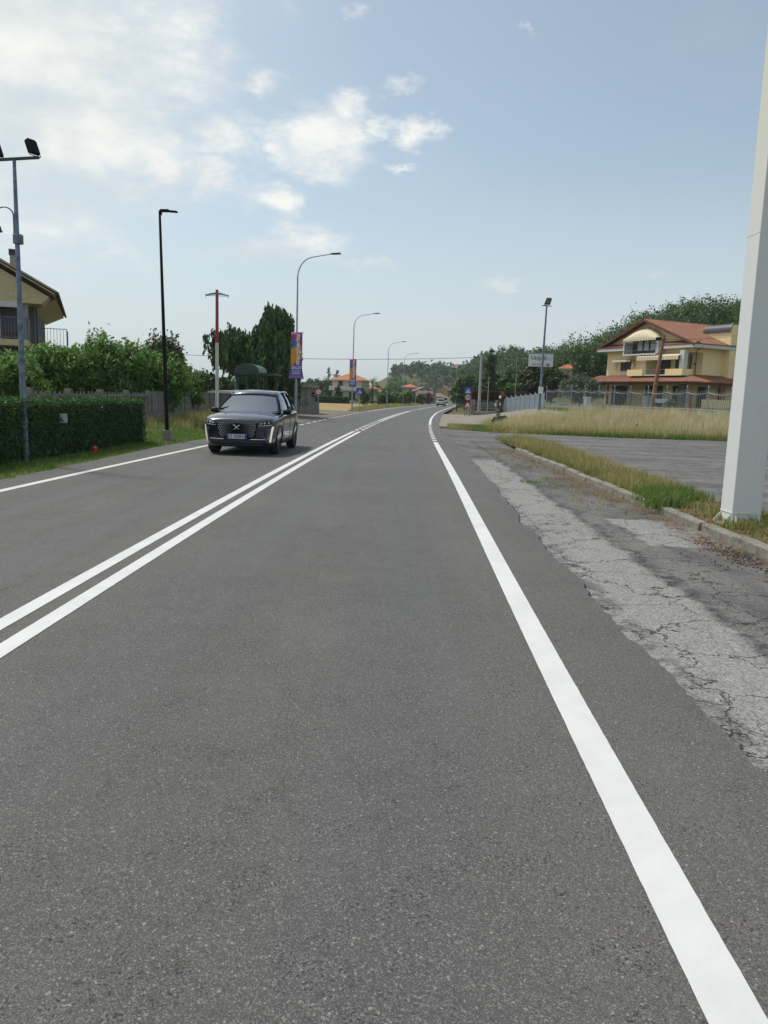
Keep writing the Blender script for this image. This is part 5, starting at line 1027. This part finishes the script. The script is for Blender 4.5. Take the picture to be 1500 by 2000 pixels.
def railing(par, p0, p1, z0, h, n, vert=True):
    p0, p1 = Vector(p0), Vector(p1); q = MB()
    for zz in ((z0+.08, z0+h) if vert else [z0+h*k/4 for k in range(1, 5)]): q.tube([(p0.x, p0.y, zz), (p1.x, p1.y, zz)], .018, 5)
    q.build('rail', M_bluegrey, par); first_ = None
    for i in range(n+1):
        p = p0.lerp(p1, i/n)
        if first_ is None: q = MB(); q.tube([(0, 0, 0), (0, 0, h)], .01, 4); first_ = q.build('baluster', M_bluegrey, par); o = first_
        else: o = link(first_.copy(), par)
        o.location = (p.x, p.y, z0)
railing(e, (-7, .25, 0), (-1.2, .25, 0), bz, .98, 44); railing(e, (-1.2, .25, 0), (-1.2, 2.0, 0), bz, .98, 12)
box_part('side_balcony', M_beige, e, -1.0, .35, 6.0, 9.0, bz-.2, bz); railing(e, (.3, 6.05, 0), (.3, 8.95, 0), bz, .95, 18); railing(e, (-.95, 6.05, 0), (.3, 6.05, 0), bz, .95, 8)
for x0, x1 in ((-3.6, -2.5), (-6.6, -5.3)):
    d = box_part('balcony_door', M_pane, e, x0, x1, 1.96, 2.0, bz, bz+2.1)
    for xx in (x0, x1): box_part('door_frame', M_white, d, xx-.04, xx+.04, 1.93, 1.96, bz, bz+2.1)
box_part('planter', M_brn, e, -2.3, -1.6, .9, 1.3, bz, bz+.35)
box_part('lower_window', M_pane, e, -4.8, -3.5, 1.96, 2.0, .9, 2.2); railing(e, (-7, .4, 0), (-1.3, .4, 0), .9, .9, 40)
c_ = Vector(at(26, 524, 38)); c_ = Vector((c_.x, c_.y, 0)); loc = Matrix.Rotation(R(-21), 3, 'Z') @ (c_-Vector((E0.x, E0.y, 0))); zc = 1.6+(752-524)*38/1500-.2
box_part('chimney', M_greyw, e, loc.x-.13, loc.x+.13, loc.y-.13, loc.y+.13, zc-.8, zc+.32)
for i in range(4): box_part('chimney_louvre', M_dark, e, loc.x-.17, loc.x+.17, loc.y-.17, loc.y+.17, zc+.34+i*.075, zc+.38+i*.075)

# smaller houses further off
def house(name, label, px, Y, w, d, h, rise, wall, roof, rz=0, kind='hip', wins=(), z0=None, balc=(), grp=None):
    p = at(px, 775, Y); zz = float(H(p.x, p.y)) if z0 is None else z0; e = empty(name, (p.x, p.y, zz), rz, label, 'house', grp); box_part('wall', wall, e, -w/2, w/2, 0, d, -1.5, h); o = .5
    x0, x1, y0, y1 = -w/2-o, w/2+o, -o, d+o
    if kind == 'hip':
        m = min(w, d)/2*.9; A_ = (x0, y0, h); B_ = (x1, y0, h); C_ = (x1, y1, h); D_ = (x0, y1, h); r0 = (x0+m if w > d else 0, d/2 if w > d else y0+m, h+rise); r1 = (x1-m if w > d else 0, d/2 if w > d else y1-m, h+rise)
        b = MB(); b.add([A_, B_, C_, D_, r0, r1], [(0, 1, 5, 4) if w > d else (0, 1, 4), (1, 2, 5) if w > d else (1, 2, 5, 4), (2, 3, 4, 5) if w > d else (2, 3, 5), (3, 0, 4) if w > d else (3, 0, 4, 5), (3, 2, 1, 0)]); b.build('roof', roof, e)
    else:
        b = MB(); b.prism([(x0, h-.1), (x0, h+.08), (0, h+rise+.1), (x1, h+.08), (x1, h-.1), (0, h+rise-.1)], y0, y1); b.build('roof', roof, e); b = MB(); b.prism([(-w/2, h-.02), (w/2, h-.02), (0, h+rise-.12)], .0, d); b.build('gable', wall, e)
    b = MB(); b.bb(x0+.05, x1-.05, y0+.05, y1-.05, h-.16, h-.02); b.build('eave', M_soff, e)
    for wx, wz, ww, wh in wins:
        f = box_part('window', M_shut, e, wx-ww/2, wx+ww/2, -.05, -.005, wz, wz+wh); box_part('frame', M_soff, f, wx-ww/2-.08, wx+ww/2+.08, -.1, -.05, wz-.12, wz-.02)
    for bx0, bx1, bz_ in balc:
        s_ = box_part('balcony', M_soff, e, bx0, bx1, -1.3, 0, bz_-.2, bz_); box_part('balustrade', M_whitew, s_, bx0, bx1, -1.3, -1.22, bz_+.02, bz_+.85)
    return e
house('villa', 'cream villa with orange hipped roof beyond the mown field', 677, 190, 7.4, 8, 5.35, 1.75, M_creams, M_tile2, R(-12), wins=((-1.6, 3.3, 1.1, 1.9), (1.4, 3.3, 1.6, 1.9), (-1.6, .5, 1.1, 1.9), (1.4, .5, 1.6, 1.9)), balc=((-4.2, .2, 3.0), (-4.2, .2, .4), (.4, 3.9, 3.0)))
house('house', 'low orange roofed house beside the tall palm', 715, 205, 6.5, 7, 3.6, 1.2, M_pink, M_tile2, R(10), wins=((-1.5, 1.2, 1.4, 1.6), (1.2, 1.2, 1.4, 1.6)), balc=((-3, 3, .6),))
house('house', 'ochre walled house glimpsed between the garden trees', 738, 225, 5, 5, 3.0, .8, M_ochre, M_tile2, 0, wins=((0, 1, 1.2, 1.2),)); house('house', 'small orange roof peeping over the dark tree by the lamps', 800, 300, 6, 6, 5.6, 1.2, M_pink, M_tile2, 0)
house('house', 'pinkish house with brown gabled roof and balcony', 829, 238, 7, 7, 3.3, 1.6, M_pink, M_tile3, R(8), 'gable', wins=((-1.5, .8, 1, 1.5), (1.3, .8, 1.2, 1.5), (-.8, 3.4, .8, .8), (.9, 3.4, .8, .8)), balc=((-2.5, 2.5, 3.0),))
house('house', 'low house with orange roof beside the pink house', 805, 232, 5, 5, 2.2, 1.0, M_creams, M_tile2, 0); house('house', 'long brown roofed house behind the lamp row', 855, 300, 7, 6, 2.6, 1.4, M_creams, M_tile3, 0, wins=((-2, .8, 1, 1.2), (1, .8, 1, 1.2)))
house('house', 'tan house with gabled front beside the far bend', 864, 420, 6, 6, 5.2, 2.2, M_ochre, M_tile3, R(-20), 'gable', wins=((0, 2, 1.4, 1.4),))
house('house', 'grey house with brown hipped roof at the road bend', 902, 272, 6.4, 6, 3.6, 1.5, M_greyw, M_tile3, R(-8), wins=((-1.5, .6, 1.2, 1.8), (1.2, .6, 1.4, 1.8)), balc=((-3, 3, 2.9),)); house('house', 'orange roofed house above the grey house', 903, 300, 6, 6, 5.0, 1.2, M_creams, M_tile2, 0)
house('hill_house', 'white house high on the wooded hillside', 893, 590, 12, 9, 6, 3, M_whitew, M_tile3, R(-10), wins=((-3, 2, 2, 2), (2, 2, 2, 2)), z0=19); house('hill_house', 'tan house beside the white house on the hillside', 875, 590, 7, 8, 5, 2, M_creams, M_tile3, 0, z0=18)
house('house', 'cream house with orange roof behind the olive tree', 1117, 128, 4.2, 7, 4.6, 1.2, M_creams, M_tile2, R(-15), wins=((-1, 2.2, .9, 1.2), (1, 2.2, .9, 1.2))); house('house', 'orange roofed house on the slope above the olive tree', 1136, 175, 5, 6, 7.6, 1.3, M_pink, M_tile2, R(-10), wins=((0, 5.5, 1, 1.2),))
house('house', 'orange roofed house behind the concrete fence and red mast', 415, 92, 3.6, 6, 2.1, 1.1, M_pink, M_tile2, R(15)); house('shed', 'grey flat roofed shed behind the concrete fence', 442, 72, 2.4, 4, 1.62, .1, M_greyw, M_conc, 0)
# concrete utility hut and wall by the layby
P0 = at(590, 790, 62); e = empty('utility_hut', (P0.x, P0.y, 0), R(-8), 'small concrete hut with overhanging slab roof by the layby', 'hut'); box_part('wall', M_slat, e, -1.2, .45, 0, 2.4, -.2, 2.15); box_part('roof_slab', M_conc, e, -1.5, .75, -.35, 2.7, 2.15, 2.35); box_part('door', M_iron, e, -.6, .2, -.03, -.003, 0, 1.9)
e = empty('boundary_wall', (P0.x, P0.y, 0), R(-8), 'low concrete boundary wall running past the utility hut', 'wall'); box_part('plinth', M_slat, e, -4.2, .6, -.6, -.42, -.2, .7); box_part('panel', M_slat, e, -4.2, -1.4, -.55, -.47, .7, 1.4); box_part('panel', M_slat, e, .52, .6, -.4, 3.5, -.2, 1.0)
for x in (-4.2, -2.8, -1.4): box_part('pillar', M_conc, e, x-.15, x+.15, -.66, -.36, -.2, 1.6)
tree('shrub', 605, 748, 63.5, 22, 'dark ivy shrub beside the utility hut', M_leafd, 1200, .15, None, .05, 'shrub')

# ------------------------------------------------------------------ cars
def carpaint(name, c, metal=.5):
    k = NT(name); n = k.noise(600, 2); k.set('Base Color', k.mix(k.ramp(n, .4, .7), c, tuple(x*1.5 for x in c))); k.set('Metallic', metal); k.set('Roughness', .28); k.set('Coat Weight', 1.0); k.set('Coat Roughness', .04); return k.m
M_car = carpaint('dark_car_paint', (.010, .016, .03), .3); M_car2 = carpaint('silver_car_paint', (.42, .43, .44), .4); M_chrome = flat('chrome', (.62, .63, .64), .15, 1, .05, 4); M_plast = flat('black_plastic', (.012, .012, .013), .55); M_gloss = flat('gloss_black', (.006, .006, .007), .3, spec=.3); M_tyre = flat('tyre_rubber', (.018, .018, .018), .85, 0, .2, 20); M_rim = flat('dark_alloy', (.10, .10, .105), .35, .8, .2, 8)
M_int = flat('car_interior', (.015, .015, .016), .8); M_skin = flat('skin', (.42, .25, .17), .6); M_shirt = flat('shirt', (.10, .12, .16), .8); M_pinko = flat('pink_ornament', (.65, .22, .22), .6); M_plateb = flat('plate_blue', (.01, .07, .40), .5); M_lens = flat('lamp_lens', (.6, .62, .64), .15, .3)
kd = NT('daytime_lamp'); kd.set('Base Color', (.75, .72, .66)); kd.set('Emission Color', (1, .9, .78)); kd.set('Emission Strength', .35); kd.set('Roughness', .3); M_drl = kd.m
ST = [(2.285, .40, .50, .40, .30, .57, .80, .84), (2.25, .62, .71, .62, .23, .58, .86, .915), (2.15, .76, .83, .74, .21, .59, .91, .965), (1.98, .85, .905, .80, .2, .6, .94, 1.01), (1.72, .89, .945, .83, .2, .61, .965, 1.055), (1.335, .9, .955, .84, .2, .62, .99, 1.095), (.95, .9, .95, .85, .2, .62, 1.01, 1.115), (.5, .89, .94, .86, .2, .6, 1.02, 1.08),
      (-.5, .89, .94, .86, .2, .6, 1.06, 1.11), (-1.4, .89, .95, .86, .2, .6, 1.09, 1.14), (-1.9, .86, .93, .82, .24, .62, 1.07, 1.13), (-2.2, .8, .88, .76, .3, .66, 1.02, 1.09), (-2.285, .7, .78, .66, .4, .68, .93, .99)]
def car_shell(name, mat, parent, wheels=True):
    b = MB(); V = []; m = 14
    for x, wb, wm, wt, zb, zm, zs, zt in ST:
        h = [(0, zb), (wb*.9, zb), (wb, zb+.06), (wm, zm), (wm*.985, zs-.04), (wt+.05, zs+.02), (wt*.7, zt), (0, zt+.012)]
        ring = [(x, y, z) for y, z in h]+[(x, -y, z) for y, z in h[-2:0:-1]]; V += ring
    F = [(i*m+k, i*m+(k+1) % m, (i+1)*m+(k+1) % m, (i+1)*m+k) for i in range(len(ST)-1) for k in range(m)]; F += [tuple(range(m)), tuple((len(ST)-1)*m+k for k in range(m-1, -1, -1))]
    b.add(V, F); o = b.build(name, mat, parent, smooth=True); s = o.modifiers.new('sub', 'SUBSURF'); s.levels = 2; s.render_levels = 2; cut = []
    for x in (1.335, -1.40):
        for y in (-1, 1):
            c = MB(); c.tube([(x, y*.58, .36), (x, y*1.2, .36)],   .378, 28); co = c.build('cutter', mat); cut.append(co); bm_ = o.modifiers.new('cut', 'BOOLEAN'); bm_.operation = 'DIFFERENCE'; bm_.object = co; bm_.solver = 'EXACT'
    bpy.context.view_layer.update(); me = bpy.data.meshes.new_from_object(o.evaluated_get(bpy.context.evaluated_depsgraph_get())); o.modifiers.clear(); o.data = me; me.materials.clear(); me.materials.append(mat); me.polygons.foreach_set('material_index', [0]*len(me.polygons)); me.polygons.foreach_set('use_smooth', [True]*len(me.polygons)); me.set_sharp_from_angle(angle=R(35))
    for c in cut: bpy.data.objects.remove(c)
    return o
car = empty('car', (-3.72, 21.87, 0), R(-92.1), 'dark blue black crossover car driving along the road', 'car')
body = car_shell('body', M_car, car); bvh = BVHTree.FromPolygons([v.co for v in body.data.vertices], [p_.vertices for p_ in body.data.polygons])
def pf(y, z, eps=.006):
    h = bvh.ray_cast(Vector((5, y, z)), Vector((-1, 0, 0)))[0]; return Vector((h.x+eps if h else 2.0, y, z))
def ps(x, z, s=1, eps=.006):
    h = bvh.ray_cast(Vector((x, 3*s, z)), Vector((0, -s, 0)))[0]; return Vector((x, h.y+eps*s if h else .9*s, z))
def patch(name, mat, c, proj, parent=car, nu=6, nv=4, **kw):
    """a panel of four corners laid on the bodywork"""
    P = np.zeros((nu+1, nv+1, 3))
    for i in range(nu+1):
        for k in range(nv+1):
            u, v = i/nu, k/nv; a = Vector(c[0]).lerp(Vector(c[1]), u); b_ = Vector(c[3]).lerp(Vector(c[2]), u); q_ = a.lerp(b_, v); P[i, k] = proj(q_.x, q_.y, **kw)
    o = grid_obj(name, P, mat, parent); m = o.modifiers.new('solid', 'SOLIDIFY'); m.thickness = .008; m.offset = 0; return o
M_gril = flat('grille_black', (.004, .004, .005), .7, spec=.1); gr = patch('grille', M_gril, ((-.54, .83), (.54, .83), (.46, .43), (-.46, .43)), pf, nu=14, nv=6); q = MB()
for r_ in range(9):
    for c_ in range(19):
        y = (c_-9)*.056+(.028 if r_ % 2 else 0); z = .808-r_*.041
        if abs(y) > .50-(.8-z)*.17 or (abs(y) < .29 and z < .54) or (abs(y) < .1 and z > .6): continue
        p0 = pf(y, z, .018); s_ = .008+.011*min(1, abs(y)/.5); q.add([p0+Vector((0, -s_, 0)), p0+Vector((0, 0, -s_*.8)), p0+Vector((0, s_, 0)), p0+Vector((0, 0, s_*.8)), p0+Vector((.008, 0, 0))], [(0, 1, 4), (1, 2, 4), (2, 3, 4), (3, 0, 4)])
tag(q.build('grille_studs', M_chrome, gr), kind='stuff')
for s in (-1, 1):
    hl = patch('headlight', M_gloss, ((s*.57, .835), (s*.87, .885), (s*.87, .81), (s*.57, .775)), pf, nu=8, nv=3, eps=.008)
    for i, y in enumerate((.62, .70, .79)): p0 = pf(s*y, .818+i*.012, .016); q = MB(); q.lathe([(.001, 0), (.026, .0), (.022, .012), (.001, .014)], 10); q.v = [tuple(p0+Vector((v[2], v[0], v[1]*.8))) for v in q.v]; q.build('lens', M_lens, hl)
    patch('headlight_trim', M_chrome, ((s*.55, .765), (s*.87, .80), (s*.87, .785), (s*.55, .752)), pf, nu=8, nv=1, eps=.012)
    patch('running_light', M_drl, ((s*.86, .745), (s*.895, .745), (s*.83, .34), (s*.795, .34)), pf, nu=2, nv=9, eps=.012)
    q = MB()
    for k in range(7): a_ = pf(s*(.83-k*.006), .665-k*.037, .012); b2 = pf(s*(.74+k*.005), .69-k*.045, .012); q.tube([a_, b2], .006, 4)
    q.build('air_vent_slats', M_chrome, car)
    patch('bumper_trim', M_chrome, ((s*.33, .425), (s*.72, .43), (s*.72, .405), (s*.33, .40)), pf, nu=8, nv=1, eps=.014)
patch('lower_intake', M_plast, ((-.70, .37), (.70, .37), (.62, .265), (-.62, .265)), pf, nu=14, nv=3); patch('skid_trim', M_rim, ((-.66, .272), (.66, .272), (.60, .250), (-.60, .250)), pf, nu=14, nv=1, eps=.02)
pp = pf(0, .485, .03); q = MB(); q.box(pp, (.012, .52, .115)); pl = q.build('number_plate', M_white, car, bevel=.004)
for s in (-1, 1): q = MB(); q.box(pp+Vector((.004, s*.237, 0)), (.012, .045, .113)); q.build('plate_band', M_plateb, pl)
lettering('GT 025NY', .105, M_ink, pl, Matrix(((0, 0, 1, pp.x+.008), (1, 0, 0, 0), (0, 1, 0, pp.z), (0, 0, 0, 1))), extrude=.001, bold=.002)
pe = pf(0, .72, .03); q = MB()
for s in (-1, 1):
    q.tube([pe+Vector((0, s*.085, .055)), pe+Vector((.006, s*.03, .022)), pe+Vector((.006, -s*.01, -.012)), pe+Vector((0, -s*.07, -.062))], [.010, .014, .014, .005], 6); q.tube([pe+Vector((0, s*.085, .055)), pe+Vector((0, s*.035, .06))], [.009, .004], 5)
q.build('emblem', M_chrome, car, smooth=True); pb = pf(0, .90, .004); q = MB(); q.box(pb, (.03, .022, .05)); q.build('bonnet_badge', M_chrome, car, bevel=.005)
# side details
for s in (-1, 1):
    patch('sill', M_plast, ((.9, .36), (-.98, .36), (-.98, .235), (.9, .235)), ps, nu=8, nv=2, s=s, eps=.012)
    for x0, x1, zt in ((.80, .78, 1.0), (-.34, -.36, 1.03), (-1.12, -1.25, 1.03)): patch('door_seam', M_plast, ((x0, .40), (x0-.012, .40), (x1-.012, zt), (x1, zt)), ps, nu=1, nv=6, s=s, eps=.003)
    for x in (-.12, -.98): patch('door_handle', M_rim, ((x, .925), (x-.2, .935), (x-.2, .905), (x, .895)), ps, nu=3, nv=1, s=s, eps=.025)
    tp = [(.55, .50), (-.62, .62), (-.76, .56), (-.62, .45), (.55, .41), (.55, .50)]; q = MB(); q.tube([ps(x, z, s, .008) for x, z in tp], .005, 4); q.build('door_trim', M_chrome, car)
    for x in (1.335, -1.40):
        q = MB(); pts_ = [ps(x+.40*math.cos(t), .36+.40*math.sin(t), s, .004) for t in np.linspace(.02, math.pi-.02, 17)]; q.tube(pts_, .02, 6); q.build('wheel_arch', M_plast, car, smooth=True)
def wheel(parent, r, w, full=True):
    t = empty('wheel'); t.parent = parent; pr_ = [(r*.68, -w/2), (r*.93, -w/2), (r, -w*.36), (r*1.005, 0), (r, w*.36), (r*.93, w/2), (r*.68, w/2)]; q = MB(); n_ = 32; V = [(rr*math.cos(a), y, rr*math.sin(a)) for rr, y in pr_ for a in np.linspace(0, 2*math.pi, n_, endpoint=False)]
    q.add(V, [(i*n_+k, i*n_+(k+1) % n_, (i+1)*n_+(k+1) % n_, (i+1)*n_+k) for i in range(len(pr_)-1) for k in range(n_)]); q.build('tyre', M_tyre, t, smooth=True)
    q = MB(); q.tube([(0, -w*.3, 0), (0, w*.28, 0)], r*.69, 28); q.build('rim_barrel', M_plast, t); q = MB()
    for i in range(10): a = i*.628; q.box((r*.37*math.cos(a), w*.36, r*.37*math.sin(a)), (r*.66, w*.12, r*.09), Matrix.Rotation(-a, 3, 'Y'))
    q.tube([(0, w*.3, 0), (0, w*.46, 0)], r*.13, 12); q.tube([(r*.69*math.cos(a), w*.40, r*.69*math.sin(a)) for a in np.linspace(0, 6.2832, 29)], r*.03, 5, cap=False); q.build('rim', M_rim, t); return t
w0 = wheel(car, .352, .235); w0.location = (1.335, .80, .352)
for x, y in ((1.335, -.80), (-1.40, .80), (-1.40, -.80)):
    o = copy_tree(w0, car); o.location = (x, y, .352); o.rotation_euler = (0, random.random(), math.pi if y < 0 else 0)
# cabin
def rz_(x): return float(np.interp(x, [-1.98, -1.6, -1.1, -.5, 0, .30], [1.47, 1.58, 1.645, 1.66, 1.625, 1.535]))
def rw(x): return float(np.interp(x, [-1.98, -1.6, -1.1, -.5, 0, .30], [.58, .63, .665, .675, .665, .635]))
xs_ = np.linspace(.30, -1.98, 17); P = np.zeros((17, 11, 3))
for i, x in enumerate(xs_):
    for k in range(11): v = k/5-1; P[i, k] = (x-.07*(abs(v)**2)*(1 if x > 0 else 0), v*rw(x), rz_(x)-.055*abs(v)**2.5)
o = grid_obj('roof', P, M_car, car); m_ = o.modifiers.new('solid', 'SOLIDIFY'); m_.thickness = .035; m_.offset = -1
def belt(x): return Vector((x, float(np.interp(x, [-2.2, -1.6, 0, .8], [.78, .87, .885, .84])), float(np.interp(x, [-2.2, -1.4, -.5, .8], [1.08, 1.115, 1.085, 1.045]))))
def redge(x): return Vector((x, rw(x)-.0, rz_(x)-.055))
P = np.zeros((9, 6, 3))
for i in range(9):
    v = i/4-1
    for k in range(6):
        t = k/5; lo_ = Vector((1.02-.06*v*v, v*.81, 1.10-.02*v*v)); hi_ = Vector((.315-.03*v*v, v*.635, 1.535-.05*v*v)); p_ = lo_.lerp(hi_, t); P[i, k] = p_+Vector((.006, 0, .01))*math.sin(math.pi*t)
grid_obj('windscreen', P, M_cglass, car)
for s in (-1, 1):
    F_ = lambda v: Vector((v.x, v.y*s, v.z)); q = MB(); q.tube([F_(Vector((.93, .83, 1.05))), F_(Vector((.60, .75, 1.28))), F_(Vector((.26, .65, 1.50)))], [.05, .042, .035], 8); q.build('windscreen_pillar', M_gril, car, smooth=True)
    def sidewin(xb0, xb1, xt0, xt1):
        P = np.zeros((6, 5, 3))
        for i in range(6):
            for k in range(5):
                u, t = i/5, k/4; a_ = belt(xb0+(xb1-xb0)*u); c_ = redge(xt0+(xt1-xt0)*u); p_ = a_.lerp(c_, t); p_.y += .03*math.sin(math.pi*t); P[i, k] = F_(p_)
        return grid_obj('side_window', P, M_cglass, car)
    sidewin(.68, -.36, .16, -.40); sidewin(-.44, -1.15, -.46, -1.05); sidewin(-1.20, -1.72, -1.12, -1.50)
    for xb, xt in ((-.40, -.43), (-1.175, -1.085)): q = MB(); q.tube([F_(belt(xb)), F_(belt(xb).lerp(redge(xt), .5)+Vector((0, .03, 0))), F_(redge(xt))], .04, 6); q.build('pillar', M_gloss, car)
    q = MB(); q.add([F_(belt(-1.70)), F_(belt(-2.18)), F_(redge(-1.96)), F_(redge(-1.46))], [(0, 1, 2, 3)]); o = q.build('rear_quarter', M_car, car); m_ = o.modifiers.new('solid', 'SOLIDIFY'); m_.thickness = .03
    q = MB(); q.tube([F_(redge(x)+Vector((0, .005, .045+(.0 if -1.6 < x < -.02 else -.03)))) for x in np.linspace(.1, -1.75, 12)], .017, 6); q.build('roof_rail', M_chrome, car, smooth=True)
    q = MB(); q.tube([F_(belt(x)+Vector((0, .012, 0))) for x in np.linspace(.68, -1.75, 10)]+[F_(redge(-1.5)+Vector((0, .015, -.02)))], .010, 5); q.build('window_trim', M_chrome, car)
    q = MB(); q.box((.60, s*1.0, 1.10), (.16, .24, .16)); o = q.build('door_mirror', M_gloss, car); sb = o.modifiers.new('sub', 'SUBSURF'); sb.levels = 2; sb.render_levels = 2; o.data.transform(Matrix.Translation((.6, s*1.0, 1.10)) @ Matrix.Diagonal((1.25, 1.25, 1.2, 1)) @ Matrix.Translation((-.6, -s*1.0, -1.10))); q = MB(); q.box((.61, s*.87, 1.04), (.08, .14, .04)); q.build('mirror_arm', M_plast, o)
q = MB(); q.add([(-1.98, -.58, 1.42), (-1.98, .58, 1.42), (-2.2, .76, 1.08), (-2.2, -.76, 1.08)], [(0, 1, 2, 3)]); q.build('rear_window', M_cglass, car)
P = np.zeros((13, 7, 3))
for i, x in enumerate(np.linspace(.92, -2.0, 13)):
    for k in range(7): v = k/3-1; P[i, k] = (x, v*.80, 1.135+.02*(x < -1)-.012*v*v)
grid_obj('dark_cabin_sheet', P, M_int, car)  # dark sheet added over the shiny body top, standing for the dim cabin
for s in (-1, 1):
    q = MB(); q.box((-.32, s*.37, 1.12), (.12, .42, .3), Matrix.Rotation(R(-14), 3, 'Y')); q.build('seat_back', M_int, car, bevel=.05); q = MB(); q.box((-.40, s*.37, 1.36), (.09, .24, .15)); q.build('headrest', M_int, car, bevel=.04)
q = MB(); q.tube([(.36+.05*math.sin(a), .37+.18*math.cos(a), 1.12+.17*math.sin(a)) for a in np.linspace(0, 6.2832, 25)], .016, 6, cap=False); q.build('steering_wheel', M_plast, car); q = MB(); q.box((.42, 0, 1.41), (.04, .24, .07)); q.build('rear_view_mirror', M_plast, car, bevel=.02)
q = MB(); q.lathe([(.004, .05), (.022, .03), (.03, .0), (.02, -.02), (.035, -.05), (.02, -.075), (.004, -.08)], 10, (.50, .02, 1.28)); q.tube([(.44, .0, 1.38), (.50, .02, 1.33)], .003, 4); tag(q.build('ornament', M_pinko, None), 'small pink ornament hanging behind the car windscreen', 'ornament'); orn = bpy.data.objects['ornament']; orn.matrix_world = car.matrix_basis.copy() if False else Matrix.Translation(car.location) @ Matrix.Rotation(car.rotation_euler.z, 4, 'Z')
# driver
def driver():
    V = [(-.22, .37, .95), (-.24, .37, 1.12), (-.25, .37, 1.24), (-.23, .37, 1.31), (-.21, .37, 1.40), (-.20, .37, 1.49), (-.23, .52, 1.21), (-.05, .56, 1.10), (.2, .50, 1.16), (.33, .49, 1.22), (-.23, .22, 1.21), (-.05, .18, 1.10), (.2, .24, 1.16), (.33, .25, 1.22)]
    rr = [.15, .16, .10, .055, .09, .075, .07, .05, .042, .04, .07, .05, .042, .04]; Ed = [(0, 1), (1, 2), (2, 3), (3, 4), (4, 5), (2, 6), (6, 7), (7, 8), (8, 9), (2, 10), (10, 11), (11, 12), (12, 13)]
    me = bpy.data.meshes.new('person'); me.from_pydata(V, Ed, []); o = bpy.data.objects.new('person', me); link(o); o.modifiers.new('skin', 'SKIN'); s = o.modifiers.new('sub', 'SUBSURF'); s.levels = 2; s.render_levels = 2
    for i, v in enumerate(me.skin_vertices[0].data): v.radius = (rr[i], rr[i]*(1.25 if i in (0, 1) else 1)); v.use_root = i == 0
    bpy.context.view_layer.update(); m2 = bpy.data.meshes.new_from_object(o.evaluated_get(bpy.context.evaluated_depsgraph_get())); o.modifiers.clear(); o.data = m2; m2.materials.clear(); m2.materials.append(M_shirt); m2.materials.append(M_skin)
    for p_ in m2.polygons: c = p_.center; p_.material_index = 1 if c.z > 1.30 or c.x > .12 else 0; p_.use_smooth = True
    o.matrix_world = Matrix.Translation(car.location) @ Matrix.Rotation(car.rotation_euler.z, 4, 'Z'); tag(o, 'driver in a dark shirt with hands on the steering wheel', 'person')
    q = MB(); q.lathe([(.10, 0), (.105, .04), (.085, .09), (.04, .12), (.005, .125)], 14, (-.225, .37, 1.44)); h_ = q.build('hair', M_brn, None, smooth=True); h_.parent = o
    q = MB(); q.box((-.115, .37, 1.41), (.04, .022, .04)); q.build('nose', M_skin, o, bevel=.008)
driver()
# vehicles far down the road
def far_car(px, Y, label, paint, tall=0, facing=1):
    p = at(px, 790, Y); e = empty('car' if not tall else 'van', (p.x, Y, 0), R(90)-math.atan(float(FR(Y+5)-FR(Y-5))/10), label, 'car' if not tall else 'van'); o = link(body.copy(), e); o.data = body.data.copy(); o.data.materials[0] = paint; o.name = 'body'
    zt = 1.62+tall; b = MB(); b.prism([(.85, 1.0), (.25, zt-.08), (-1.9, zt), (-2.18, 1.0)], -.70, .70); c = b.build('cabin', paint, e, bevel=.08)
    b = MB(); b.add([(-2.19, -.62, 1.05), (-2.19, .62, 1.05), (-1.97, .56, zt-.16), (-1.97, -.56, zt-.16)], [(0, 1, 2, 3)]); o = b.build('rear_window', M_gloss, e); md = o.modifiers.new('solid', 'SOLIDIFY'); md.thickness = .03; md.offset = 0
    for s in (-1, 1):
        b = MB(); b.bb(-2.31, -2.2, s*.72-.1, s*.72+.1, .78, .95); b.build('tail_light', M_sred, e); b = MB(); b.bb(-1.7, .3, s*.705-.01, s*.705+.01, 1.08, zt-.18); b.build('side_window', M_gloss, e)
    b = MB(); b.bb(-2.32, -2.2, -.8, .8, .25, .5); b.build('bumper', M_plast, e); b = MB(); b.bb(-2.33, -2.3, -.26, .26, .6, .71); b.build('number_plate', M_white, e)
    for x in (1.335, -1.40):
        for y in (-.8, .8): b = MB(); b.tube([(x, y-.11, .35), (x, y+.11, .35)], .35, 20); b.build('wheel', M_tyre, e)
far_car(861.5, 165, 'silver car with dark rear window driving away down the road', M_car2); far_car(869, 260, 'white van far down the road beyond the silver car', M_white, .5)
# ------------------------------------------------------------------ air
k = NT('haze_air'); vol = k.N.new('ShaderNodeVolumePrincipled'); vol.inputs['Color'].default_value = (.80, .88, .95, 1); vol.inputs['Density'].default_value = .00022; vol.inputs['Anisotropy'].default_value = .2
for l_ in list(k.L): k.L.remove(l_)
k.N.remove(k.p); k.L.new(vol.outputs[0], k.N['Material Output'].inputs['Volume'])
b = MB(); b.bb(-1700, 1700, -400, 3700, -3, 60); hz = b.build('haze', k.m); tag(hz, 'thin pale summer haze over the plain', 'haze', kind='stuff')
